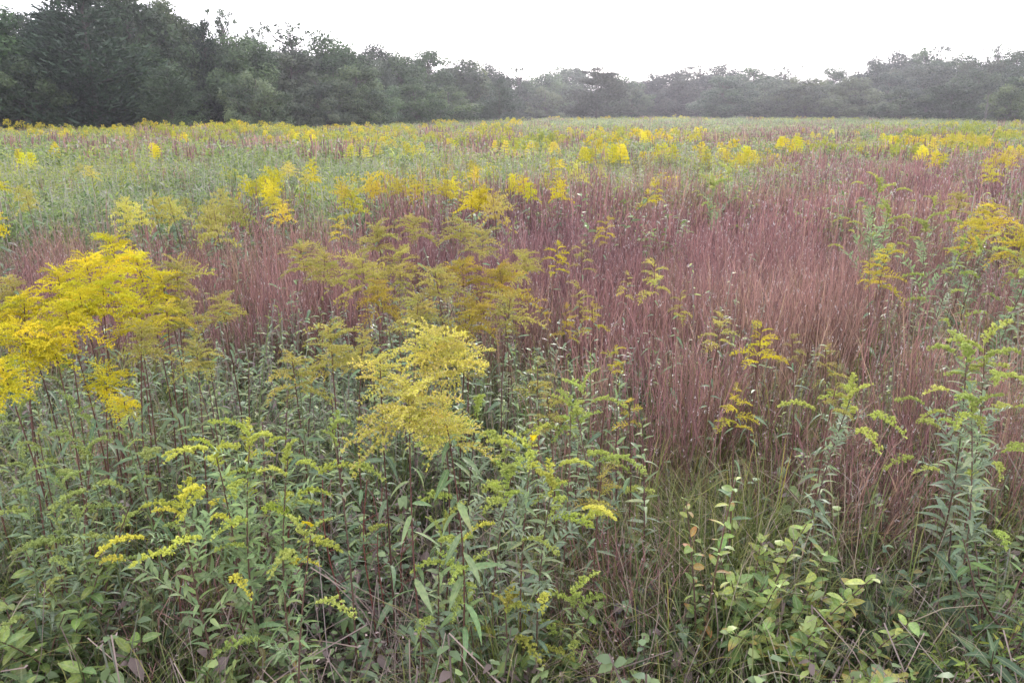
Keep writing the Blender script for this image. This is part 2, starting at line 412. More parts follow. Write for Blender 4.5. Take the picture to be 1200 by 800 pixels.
# ------------------------------------------------------------------ templates for the plants farther off (joined heads)
def head_data(seed, n=13, low=True, scale=1.0, tall=1.3):
    g = random.Random(seed); b = MB(); az = 0
    for k in range(n):
        q = (k + .5) / n; az += 2.4
        L = (1.05 - .6 * q) * g.uniform(.7, 1.15)
        b.add_built(g.choice(LOWP), orient(Vector((0, 0, tall * (q ** .9 - 1))), az + g.uniform(-.3, .3), .15 + .8 * q, g.uniform(-.2, .2), L))
    return b
HEADS = [head_data(500 + i, tall=.8).mesh('flower_head', M_FLORET) for i in range(5)]
def far_head(seed):
    g = np.random.default_rng(seed); b = MB(); n = 260
    k = g.uniform(0, 1, n); az = g.uniform(0, 6.28, n); az = g.choice(g.uniform(0, 6.28, 9), n) + g.normal(size=n) * .22; k = np.round(k * 5) / 5 * .7 + k * .3
    rr = (1.0 - .7 * k) * g.uniform(.1, 1.1, n) ** .8
    C = np.stack([np.cos(az) * rr, np.sin(az) * rr, 1.25 * (k - 1) + .25 * rr * (1.2 - rr) * 2], 1)
    b.quads(C, rdir(n, g) * .075, unit(np.array([0, 0, .8]) + g.normal(size=(n, 3)) * .6) * .11, g.uniform(.2, 1, n), 1)
    return b
FARHEADS = [far_head(520 + i).mesh('flower_head', M_FLORET) for i in range(4)]
def foliage_data(seed, n=42, L=.085, Wd=.10, top=.82, narrow=True):
    g = np.random.default_rng(seed); b = MB(); K = 4
    s = g.uniform(.1, top, n); az = g.uniform(0, 6.28, n); el = g.uniform(-.3, .8, n); LL = L * g.uniform(.6, 1.2, n)
    d = np.stack([np.cos(az) * np.cos(el), np.sin(az) * np.cos(el), np.sin(el)], 1)
    q = np.linspace(0, 1, K)[None, :, None]
    P = np.stack([0 * s, 0 * s, s], 1)[:, None] + d[:, None] * LL[:, None, None] * q + np.array([0, 0, -.45]) * LL[:, None, None] * q ** 2
    S = unit(np.cross([0, 0, 1], d) + g.normal(size=(n, 3)) * .3)[:, None]
    W = (np.sin(np.pi * np.linspace(0, 1, K) ** .75) * Wd + .01)[None] * LL[:, None]
    b.ribbons(P, W, S, g.uniform(0, .92, n), cols=2)
    return b
FOLI = [foliage_data(540 + i).mesh('foliage', M_LEAF, True) for i in range(4)]
_f0 = stem_curve(1.0, (0, 0), 5)
STEM1 = stem_mesh(_f0, .0055, .002, 6, 3)
def mid_goldenrod(x, y, h, label, color, head, group, far=False):
    t = thing('goldenrod', label, 'goldenrod', (x, y, float(ground(x, y)) - .01), rnd.uniform(0, 6.28), 1.0, group)
    link('stem', STEM1, t, Matrix.Diagonal((1, 1, h, 1)), color=REDSTEM)
    link('foliage', rnd.choice(FOLI), t, Matrix.Diagonal((1.2, 1.2, h, 1)), color=(*jit(LEAFG, .2), 0), kind='stuff')
    link('flower_head', rnd.choice(FARHEADS if far else HEADS), t, orient(Vector((0, 0, h - head * .2)), 0, rnd.uniform(-.2, .2), rnd.uniform(-.2, .2), (head, head, head * rnd.uniform(.9, 1.7))), color=(*jit(color[:3], .15), color[3]))
    return t

# ------------------------------------------------------------------ ground
def build_ground():
    xs = np.concatenate([-np.geomspace(500, 8, 16), np.linspace(-7.5, 7.5, 61), np.geomspace(8, 500, 16)])
    ys = np.concatenate([[-400, -120, -40, -12, -4], np.linspace(-2, 14, 65), np.geomspace(15, 700, 22)])
    X, Y = np.meshgrid(xs, ys); Z = ground(X, Y)
    b = MB(); ny, nx = X.shape; idx = np.arange(nx * ny).reshape(ny, nx)
    Q = np.stack([idx[:-1, :-1], idx[:-1, 1:], idx[1:, 1:], idx[1:, :-1]], -1)
    b.add(np.stack([X, Y, Z], -1), Q, .5, .5)
    m, nt = newmat('meadow_soil')
    tc = nt.nodes.new('ShaderNodeTexCoord')
    def nz(s, d=6):
        n = nt.nodes.new('ShaderNodeTexNoise'); n.inputs['Scale'].default_value = s; n.inputs['Detail'].default_value = d
        nt.links.new(tc.outputs['Object'], n.inputs['Vector']); return n.outputs['Fac']
    a = ramp(nt, nz(1.5), [(.35, (.045, .04, .028)), (.55, (.05, .06, .03)), (.7, (.09, .075, .06))])
    c = mixc(nt, 1.0, a, ramp(nt, nz(45), [(.3, (.5, .5, .5)), (.7, (1.5, 1.45, 1.4))]), 'MULTIPLY')
    finish(m, nt, c, .95, 0)
    bp = nt.nodes.new('ShaderNodeBump'); bp.inputs['Distance'].default_value = .03; nt.links.new(nz(30), bp.inputs['Height'])
    pr = [n for n in nt.nodes if n.type == 'BSDF_PRINCIPLED'][0]; nt.links.new(bp.outputs[0], pr.inputs['Normal'])
    o = link('ground', b.mesh('ground', m, True)); o['kind'] = 'structure'
build_ground()

# ------------------------------------------------------------------ scattering (geometry nodes, stuff only)
def scatter(name, label, P, rot, scl, tint, variants):
    n = len(P)
    if n == 0: return
    me = bpy.data.meshes.new(name); me.vertices.add(n); me.vertices.foreach_set('co', np.asarray(P, np.float32).ravel())
    a = me.attributes.new('rot', 'FLOAT_VECTOR', 'POINT'); a.data.foreach_set('vector', np.asarray(rot, np.float32).ravel())
    a = me.attributes.new('scl', 'FLOAT_VECTOR', 'POINT'); a.data.foreach_set('vector', np.asarray(scl, np.float32).ravel())
    a = me.attributes.new('tint', 'FLOAT', 'POINT'); a.data.foreach_set('value', np.asarray(tint, np.float32))
    a = me.attributes.new('idx', 'INT', 'POINT'); a.data.foreach_set('value', rng.integers(0, len(variants), n).astype(np.int32))
    o = link(name, me); o['kind'] = 'stuff'; o['label'] = label
    ng = bpy.data.node_groups.new(name, 'GeometryNodeTree')
    ng.interface.new_socket('Geometry', in_out='INPUT', socket_type='NodeSocketGeometry')
    ng.interface.new_socket('Geometry', in_out='OUTPUT', socket_type='NodeSocketGeometry')
    N = ng.nodes; gi = N.new('NodeGroupInput'); go = N.new('NodeGroupOutput')
    jn = N.new('GeometryNodeJoinGeometry')
    for vm in variants:
        src = bpy.data.objects.new(name + '_source', vm)
        oi = N.new('GeometryNodeObjectInfo'); oi.inputs['Object'].default_value = src
        g2 = N.new('GeometryNodeGeometryToInstance')
        ng.links.new(oi.outputs['Geometry'], g2.inputs[0]); ng.links.new(g2.outputs[0], jn.inputs[0])
    def na(nm, ty):
        x = N.new('GeometryNodeInputNamedAttribute'); x.data_type = ty; x.inputs['Name'].default_value = nm; return x.outputs['Attribute']
    ip = N.new('GeometryNodeInstanceOnPoints'); ip.inputs['Pick Instance'].default_value = True
    er = N.new('FunctionNodeEulerToRotation')
    ng.links.new(gi.outputs[0], ip.inputs['Points']); ng.links.new(jn.outputs[0], ip.inputs['Instance'])
    ng.links.new(na('idx', 'INT'), ip.inputs['Instance Index'])
    ng.links.new(na('rot', 'FLOAT_VECTOR'), er.inputs[0]); ng.links.new(er.outputs[0], ip.inputs['Rotation'])
    ng.links.new(na('scl', 'FLOAT_VECTOR'), ip.inputs['Scale'])
    ng.links.new(ip.outputs[0], go.inputs[0])
    md = o.modifiers.new('scatter', 'NODES'); md.node_group = ng
    return o

# ---- clump meshes (about 1 m tall units)
def stalk_clump(seed, n, rad, wd, H=(.55, 1.0), lean=.09, side=2, fluff=0):
    g = np.random.default_rng(seed); b = MB(); K = 6
    az = g.uniform(0, 6.28, n); r0 = rad * np.sqrt(g.uniform(0, 1, n)); h = g.uniform(*H, n)
    base = np.stack([np.cos(az) * r0, np.sin(az) * r0, 0 * r0], 1)
    ld = np.stack([np.cos(az), np.sin(az), 0 * az], 1) * (.5 * g.uniform(0, lean, n) + .5 * r0 / rad * lean)[:, None] + g.normal(size=(n, 3)) * [.04, .04, 0]
    q = np.linspace(0, 1, K)[None, :, None]
    P = base[:, None] + ld[:, None] * q ** 1.6 + np.array([0, 0, 1.0]) * h[:, None, None] * (q - .06 * q ** 3)
    P = P + g.normal(size=P.shape) * [.011, .011, 0] * np.minimum(1, q * 3)
    a2 = g.uniform(0, 3.14, n); S = np.stack([np.cos(a2), np.sin(a2), 0 * a2], 1)[:, None]
    W = wd * g.uniform(.6, 1.3, n)[:, None] * np.array([1.1, 1, .85, .8, 1.0, .35])[None]
    b.ribbons(P, W, S, g.uniform(0, .93, n))
    # side leaves and little racemes off the stalk
    if side == 0:
        if fluff:
            C = P[g.integers(0, n, fluff), 5]
            b.quads(C, rdir(fluff, g) * wd * 1.3, unit(np.array([0, 0, 1.]) + g.normal(size=(fluff, 3)) * .5) * wd * 2.6, np.full(fluff, .98), 1)
        return b
    m = n * side; i = g.integers(0, n, m); qs = g.uniform(.3, .97, m)
    kk = np.minimum((qs * (K - 1)).astype(int), K - 2); f = (qs * (K - 1) - kk)[:, None]
    p0 = P[i, kk] * (1 - f) + P[i, kk + 1] * f
    az = g.uniform(0, 6.28, m); d = np.stack([np.cos(az) * .35, np.sin(az) * .35, np.full(m, .9)], 1); L = g.uniform(.05, .14, m)
    q = np.linspace(0, 1, 3)[None, :, None]
    P2 = p0[:, None] + d[:, None] * L[:, None, None] * q + np.array([.0, 0, -.25]) * L[:, None, None] * q ** 2
    a2 = g.uniform(0, 3.14, m); S2 = np.stack([np.cos(a2), np.sin(a2), 0 * a2], 1)[:, None]
    nq = b.n
    b.ribbons(P2, wd * .7 * np.array([.8, 1, .2])[None] * np.ones((m, 1)), S2, g.uniform(0, .93, m))
    b.t[-1] = np.repeat(qs, 6)
    if fluff:
        kf = np.repeat(g.integers(0, m, fluff), 3); fluff = len(kf); C = P2[kf, 2] + g.normal(size=(fluff, 3)) * [.002, .002, .007]
        b.quads(C, rdir(fluff, g) * wd * 1.3, unit(np.array([0, 0, 1.]) + g.normal(size=(fluff, 3)) * .5) * wd * 3.8, np.full(fluff, .98), 1)
    return b
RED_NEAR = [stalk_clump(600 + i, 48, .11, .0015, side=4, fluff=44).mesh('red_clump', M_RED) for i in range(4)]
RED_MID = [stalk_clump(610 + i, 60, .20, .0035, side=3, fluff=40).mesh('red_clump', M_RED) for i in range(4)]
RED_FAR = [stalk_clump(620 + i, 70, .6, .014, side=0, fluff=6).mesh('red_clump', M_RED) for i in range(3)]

def grass_clump(seed, n, rad, wd, H=(.25, .6), arch=.35):
    g = np.random.default_rng(seed); b = MB(); K = 7
    az = g.uniform(0, 6.28, n); r0 = rad * np.sqrt(g.uniform(0, 1, n)); h = g.uniform(*H, n)
    base = np.stack([np.cos(az) * r0, np.sin(az) * r0, 0 * r0], 1)
    a2 = az + g.normal(size=n) * .7; ar = g.uniform(.1, 1, n) * arch
    ld = np.stack([np.cos(a2), np.sin(a2), 0 * az], 1) * ar[:, None]
    q = np.linspace(0, 1, K)[None, :, None]
    dz = (h[:, None] * (q[..., 0] * 1.25 - (.25 + ar[:, None] * .9) * q[..., 0] ** 2.6))
    P = base[:, None] + ld[:, None] * q ** 1.8; P[..., 2] += np.maximum(dz, .01)
    S = unit(np.cross(ld, [0, 0, 1.]) + g.normal(size=(n, 3)) * [.4, .4, .1] * ar[:, None])[:, None]
    W = wd * g.uniform(.6, 1.3, n)[:, None] * np.array([1, 1, 1, .9, .75, .5, .1])[None]
    b.ribbons(P, W, S, g.uniform(0, 1, n))
    return b
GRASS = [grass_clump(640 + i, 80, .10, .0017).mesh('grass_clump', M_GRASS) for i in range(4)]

def forb_clump(seed, stems, per, rad, L, Wd, H=(.45, .95), mat=None, K=4, lowbias=1.0):
    g = np.random.default_rng(seed); b = MB()
    az = g.uniform(0, 6.28, stems); r0 = rad * np.sqrt(g.uniform(0, 1, stems)); h = g.uniform(*H, stems)
    base = np.stack([np.cos(az) * r0, np.sin(az) * r0, 0 * r0], 1); ld = g.normal(size=(stems, 3)) * [.07, .07, 0]
    q6 = np.linspace(0, 1, 6)[None, :, None]
    P = base[:, None] + ld[:, None] * q6 ** 1.5 + np.array([0, 0, 1.]) * h[:, None, None] * q6
    a2 = g.uniform(0, 3.14, stems)
    b.ribbons(P, np.full((stems, 6), .0022), np.stack([np.cos(a2), np.sin(a2), 0 * a2], 1)[:, None], np.full(stems, .96))
    n = stems * per; i = np.repeat(np.arange(stems), per); s = g.uniform(.05, 1, n) ** lowbias
    kk = np.minimum((s * 5).astype(int), 4); f = (s * 5 - kk)[:, None]; p0 = P[i, kk] * (1 - f) + P[i, kk + 1] * f
    az = g.uniform(0, 6.28, n); el = g.uniform(-.4, .8, n); LL = L * g.uniform(.5, 1.2, n) * (1.15 - .5 * s)
    d = np.stack([np.cos(az) * np.cos(el), np.sin(az) * np.cos(el), np.sin(el)], 1)
    q = np.linspace(0, 1, K)[None, :, None]
    PL = p0[:, None] + d[:, None] * LL[:, None, None] * q + np.array([0, 0, -.5]) * LL[:, None, None] * q ** 2
    S = unit(np.cross([0, 0, 1.], d) + g.normal(size=(n, 3)) * .35)[:, None]
    W = (np.sin(np.pi * np.linspace(0, 1, K) ** .75) * Wd + .01)[None] * LL[:, None]
    rr = g.uniform(0, .92, n); rr[g.uniform(size=n) < .05] = .97
    b.ribbons(PL, W, S, rr)
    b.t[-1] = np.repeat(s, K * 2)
    return b
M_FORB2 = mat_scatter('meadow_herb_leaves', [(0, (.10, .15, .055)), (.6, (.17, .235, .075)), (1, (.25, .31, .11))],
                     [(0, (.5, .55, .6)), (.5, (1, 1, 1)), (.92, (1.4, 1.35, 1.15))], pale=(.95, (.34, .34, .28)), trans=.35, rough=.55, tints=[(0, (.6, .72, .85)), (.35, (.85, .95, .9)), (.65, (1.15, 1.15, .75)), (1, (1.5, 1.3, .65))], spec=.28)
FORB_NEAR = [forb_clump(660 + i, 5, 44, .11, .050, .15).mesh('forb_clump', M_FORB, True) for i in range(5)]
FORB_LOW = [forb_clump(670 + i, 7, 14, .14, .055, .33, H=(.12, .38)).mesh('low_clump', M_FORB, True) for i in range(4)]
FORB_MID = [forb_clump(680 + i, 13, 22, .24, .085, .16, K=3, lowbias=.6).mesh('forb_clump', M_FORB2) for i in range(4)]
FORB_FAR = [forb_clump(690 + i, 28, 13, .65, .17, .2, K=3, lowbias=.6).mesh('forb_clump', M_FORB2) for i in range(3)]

def dry_clump(seed):
    g = np.random.default_rng(seed); b = MB(); n = 70; K = 5
    C = g.normal(size=(n, 3)) * [.12, .12, 0] + np.array([0, 0, .02]); d = unit(g.normal(size=(n, 3)) * [1, 1, .5] + [0, 0, .75]); L = g.uniform(.10, .36, n)
    q = np.linspace(0, 1, K)[None, :, None]
    P = C[:, None] + d[:, None] * L[:, None, None] * q + g.normal(size=(n, 1, 3)) * .08 * q ** 2
    P = P + g.normal(size=P.shape) * .006; P[..., 2] = np.abs(P[..., 2])
    S = rdir(n, g)[:, None]
    b.ribbons(P, np.full((n, K), .0011) * g.uniform(.7, 1.6, n)[:, None], S, g.uniform(0, .92, n))
    m = 90; i = g.integers(0, n, m)
    b.quads(P[i, g.integers(2, K, m)] + g.normal(size=(m, 3)) * .012, rdir(m, g) * .0025, rdir(m, g) * .006, g.uniform(.5, 1, m), 1)
    return b
DRY = [dry_clump(700 + i).mesh('dry_clump', M_DRY) for i in range(4)]

def fargold(seed, n=7, rad=.6):
    g = np.random.default_rng(seed); b = MB()
    for k in range(n):
        r0 = rad * math.sqrt(g.uniform()); a = g.uniform(0, 6.28); h = g.uniform(.75, 1.0); m = 90 if rad < .3 else 50; qs_ = .013 if rad < .3 else .026
        kk = g.uniform(0, 1, m); az = g.uniform(0, 6.28, m); rr = (1.0 - .6 * kk) * g.uniform(.2, 1, m) ** .6 * .16
        C = np.stack([math.cos(a) * r0 + np.cos(az) * rr, math.sin(a) * r0 + np.sin(az) * rr, h + .22 * (kk - 1) + rr * .2], 1)
        b.quads(C, rdir(m, g) * qs_, unit(np.array([0, 0, .8]) + g.normal(size=(m, 3)) * .6) * qs_ * 1.3, g.uniform(.2, 1, m), 1)
        b.ribbons(np.array([[[math.cos(a) * r0, math.sin(a) * r0, 0], [math.cos(a) * r0, math.sin(a) * r0, h]]]), np.array([[.008, .005]]), np.array([1., 0, 0]), [.5])
        b.t[-1][:] = .1
    return b
FARG_MID = [fargold(720 + i, 3, .18).mesh('gold_clump', M_FARFLOWER) for i in range(4)]
FARG = [fargold(730 + i, 8, .7).mesh('gold_clump', M_FARFLOWER) for i in range(4)]

# ---- where things grow: patches given as seen over the canopy
def vnoise(x, y, s, seed=0):
    g = np.random.default_rng(seed); T = g.uniform(size=(64, 64))
    X = x / s + 1000; Y = y / s + 1000; i = np.floor(X).astype(int); j = np.floor(Y).astype(int); fx = X - i; fy = Y - j
    fx = fx * fx * (3 - 2 * fx); fy = fy * fy * (3 - 2 * fy)
    a = T[i % 64, j % 64]; b_ = T[(i + 1) % 64, j % 64]; c = T[i % 64, (j + 1) % 64]; d = T[(i + 1) % 64, (j + 1) % 64]
    return (a * (1 - fx) + b_ * fx) * (1 - fy) + (c * (1 - fx) + d * fx) * fy
REDP = [(900, 320, 260, 90, 1.5), (700, 310, 120, 60, .9), (1020, 440, 190, 110, 1.3), (760, 470, 70, 110, .9), (300, 310, 140, 62, 1.4),
        (30, 300, 90, 42, 1.2), (120, 275, 80, 26, .8), (1150, 205, 130, 26, 1.0), (1050, 187, 160, 12, .8), (900, 157, 70, 7, .8), (560, 163, 60, 6, .6), (570, 240, 90, 30, .8),
        (190, 165, 80, 7, .5), (190, 690, 110, 110, 1.7), (800, 590, 100, 100, .9), (410, 700, 70, 110, 1.0), (640, 240, 100, 30, .6), (1180, 400, 60, 90, .6), (960, 560, 110, 70, .6), (320,170,60,8,.6),(760,240,120,26,.7),(1000,230,170,25,.8)]
GRNP = [(140, 215, 190, 34, 1.4), (400, 192, 90, 22, 1.2), (1150, 300, 70, 50, 1.2), (860, 195, 50, 26, .9), (70, 500, 120, 100, 1.1), (340, 410, 150, 80, 1.3),
        (500, 360, 120, 60, .8), (620, 455, 130, 60, 1.1), (1130, 480, 60, 70, .5), (900, 141, 400, 5, 1.4), (560, 760, 90, 50, .5), (1080, 720, 170, 70, 1.1), (650, 190, 60, 20, .6), (60, 700, 90, 100, 1.0), (420, 480, 100, 80, 1.0), (1000,140,300,4,.6)]
GLDP = [(480, 215, 110, 14, .3), (190, 150, 260, 7, .6), (470, 158, 120, 8, .35), (860, 180, 60, 12, .3), (1130, 158, 90, 8, .4), (740, 165, 60, 12, .2), (300, 225, 60, 20, .5), (1000, 138.5, 300, 1.5, .7), (620, 165, 50, 6, .4)]
def wmap(P, u, v):
    s = np.zeros_like(u)
    for (a, b_, ru, rv, k) in P: s += k * np.exp(-(((u - a) / ru) ** 2 + ((v - b_) / rv) ** 2))
    return s
def weights(x, y):
    h = np.where(y < 4, .6, .85)
    u, v = to_px(x, np.maximum(y, .8), h)
    red = wmap(REDP, u, v) + .55 * vnoise(x, y, 2.2 + 0 * x, 1) * (v < 300) + .18
    grn = wmap(GRNP, u, v) + .75 * vnoise(x, y, 2.8, 2) + .12
    gld = wmap(GLDP, u, v) + .22 * np.maximum(0, vnoise(x, y, 4.0, 3) - .5)
    far = np.clip((y - 25) / 40, 0, 1)
    red = red * (1 - .3 * far) + far * .9 * vnoise(x / 3, y, 6, 5); grn = grn + .55 * far
    near = np.clip((34 - y) / 16, 0, 1)
    e = 1 + 1.2 * near
    return red ** e * .66, grn ** e * 1.4 + .2 * (y < 40), gld * 1.15
def tree_limit(x, y):                     # the wood edge closes the meadow
    u = 600 + FPX * x / np.maximum(y, 1) / cp
    return np.interp(u, [-300, 0, 200, 400, 500, 600, 650, 800, 900, 1000, 1200, 1500], [40, 44, 48, 60, 76, 92, 120, 126, 116, 108, 82, 60])
def ring(y0, y1, sp_, margin=1.5, k=.78):
    ny = int((y1 - y0) / sp_); out = []
    for j in range(ny):
        y = y0 + (j + .5) * sp_; hw = k * y + margin; n = int(2 * hw / sp_)
        out.append(np.stack([np.linspace(-hw, hw, n), np.full(n, y)], 1))
    P = np.concatenate(out); P = P + rng.uniform(-.6, .6, P.shape) * sp_
    return P[P[:, 1] < tree_limit(P[:, 0], P[:, 1])]
def put(name, label, P, sel, variants, s0=(.85, 1.15), tilt=.06, squash=1.0, tintn=2.0, hscale=None):
    Q = P[sel]; n = len(Q)
    if n == 0: return
    z = ground(Q[:, 0], Q[:, 1]) - .01
    rot = np.stack([rng.normal(size=n) * tilt, rng.normal(size=n) * tilt, rng.uniform(0, 6.28, n)], 1)
    s = rng.uniform(*s0, n); sz = s * rng.uniform(.85, 1.1, n) * squash
    if hscale is not None: sz = sz * hscale[sel]
    tint = np.clip(.5 + (vnoise(Q[:, 0], Q[:, 1], tintn, 9) - .5) * .9 + rng.normal(size=n) * .2, 0, 1)
    scatter(name, label, np.column_stack([Q, z]), rot, np.stack([s, s, sz], 1), tint, variants)

# near ring; the tall grass leaves room round the plants that stand out of it
P = ring(1.15, 6.5, .125, 1.0, .75)
keep = np.ones(len(P), bool)
for (eu, ev, eh, ew) in [(1120, 405, .98, .20), (1168, 392, 1.02, .2), (1148, 470, .88, .18), (985, 458, .86, .13), (615, 508, .84, .15), (285, 498, .9, .22), (185, 592, .72, .2), (835, 560, .72, .15), (925, 690, .40, .25), (975, 745, .30, .28), (890, 620, .5, .2), (890, 368, .95, .12), (866, 448, .88, .1), (1040, 284, 1.02, .2), (1170, 275, 1.0, .35), (765, 296, 1.05, .1), (478, 456, 1.02, .16), (506, 470, 1.0, .12), (845, 357, .95, .08)]:
    ex, ey = at_h(eu, ev, eh)
    keep &= ~((P[:, 1] > ey - .75) & (P[:, 1] < ey + .12) & (np.abs(P[:, 0] - ex * P[:, 1] / ey) < ew))
red, grn, gld = weights(P[:, 0], P[:, 1]); tot = red + grn + .25
u_, v_ = to_px(P[:, 0], P[:, 1], .4)
x = rng.uniform(size=len(P))
hs_ = .70 + .42 * vnoise(P[:, 0], P[:, 1], .55, 21)
closer = np.clip((P[:, 1] - 1.6) / 1.2, .38, 1)      # the verge at one's feet is lower
put('bluestem_grass', 'dense russet stalks of bunchgrass dotted with pale seed tufts across the near meadow', P, (x < red / tot * .9) & keep, RED_NEAR, (.85, 1.1), hscale=hs_ * .95 * np.clip((P[:, 1] - 1.2) / 1.5, .46, 1))
put('leafy_undergrowth', 'mixed green understorey of narrow leaved herbs between the near plants', P, (x > red / tot) & (keep | (rng.uniform(size=len(P)) < .5)) & (rng.uniform(size=len(P)) > .75 * np.exp(-(((u_ - 620) / 150) ** 2 + ((v_ - 640) / 110) ** 2))) & (x < (red + grn * .75) / tot), FORB_NEAR, (.8, 1.15), hscale=hs_ * .82 * closer)
x = rng.uniform(size=len(P)); gw = .25 + .95 * np.exp(-(((u_ - 800) / 140) ** 2 + ((v_ - 660) / 150) ** 2)) + .4 * np.exp(-(((u_ - 200) / 120) ** 2 + ((v_ - 740) / 100) ** 2))
put('green_grass', 'arching green grass blades in tussocks at the foot of the russet stalks', P, x < gw * .9, GRASS, (.7, 1.15), hscale=np.clip(P[:, 1] * .5, .75, 1.1))
x = rng.uniform(size=len(P)); dw = .12 + .75 * np.exp(-(((u_ - 600) / 170) ** 2 + ((v_ - 640) / 150) ** 2)) + .25 * np.exp(-(((u_ - 1060) / 130) ** 2 + ((v_ - 700) / 80) ** 2))
put('dry_thatch', 'tangled grey brown dead stems and fine dry grass in the middle foreground', P, x < dw * 1.2 + .15, DRY, (.8, 1.3))
x = rng.uniform(size=len(P))
put('low_ground_cover', 'low dark leafy ground cover hugging the soil under the meadow plants', P, x < .55 * (P[:, 1] < 4), FORB_LOW, (.7, 1.2))
# middle ring
P = ring(6.5, 16, .26, 2.0)
red, grn, gld = weights(P[:, 0], P[:, 1]); tot = red + grn + gld * .6
x = rng.uniform(size=len(P)) * tot; hs_ = .75 + .35 * vnoise(P[:, 0], P[:, 1], 1.6, 22)
put('bluestem_grass', 'drifts of mauve russet bunchgrass in the middle of the meadow', P, x < red, RED_MID, (.9, 1.15), hscale=hs_)
put('leafy_undergrowth', 'green leafy herbs filling the middle meadow between the russet drifts', P, (x > red) & (x < red + grn), FORB_MID, (.9, 1.2), hscale=hs_ * 1.02)
put('goldenrod_scatter', 'small scattered goldenrod tops too many to count in the middle meadow', P, (x > red + grn) | (rng.uniform(size=len(P)) < gld * .10), FARG_MID, (.85, 1.05), hscale=hs_ * 1.05)
P = ring(16, 42, .55, 3.0)
red, grn, gld = weights(P[:, 0], P[:, 1]); tot = red + grn + gld * .7
x = rng.uniform(size=len(P)) * tot; hs_ = .75 + .4 * vnoise(P[:, 0], P[:, 1], 3, 23)
put('bluestem_grass', 'thin mauve streaks of bunchgrass in the far half of the meadow', P, x < red, RED_FAR, (.85, 1.1), hscale=hs_)
put('leafy_undergrowth', 'pale green herbs covering the far half of the meadow', P, (x > red) & (x < red + grn), FORB_FAR, (.85, 1.1), hscale=hs_)
put('goldenrod_scatter', 'yellow haze of countless goldenrod heads in the far half of the meadow', P, (x > red + grn), FARG, (.85, 1.05), hscale=hs_ * 1.06)
P = ring(42, 128, 1.15, 5.0)
red, grn, gld = weights(P[:, 0], P[:, 1]); tot = red * .8 + grn + gld * .7
x = rng.uniform(size=len(P)) * tot; hs_ = .8 + .35 * vnoise(P[:, 0], P[:, 1], 6, 24)
put('bluestem_grass', 'faint mauve bunchgrass near the wood edge', P, x < red * .8, RED_FAR, (1.1, 1.5), squash=.75, hscale=hs_)
put('leafy_undergrowth', 'hazy green strip of herbs along the foot of the wood', P, (x > red * .8) & (x < red * .8 + grn), FORB_FAR, (1.1, 1.5), squash=.75, hscale=hs_)
put('goldenrod_scatter', 'thin yellow line of goldenrod along the foot of the wood', P, (x > red * .8 + grn), FARG, (1.1, 1.5), squash=.78, hscale=hs_)

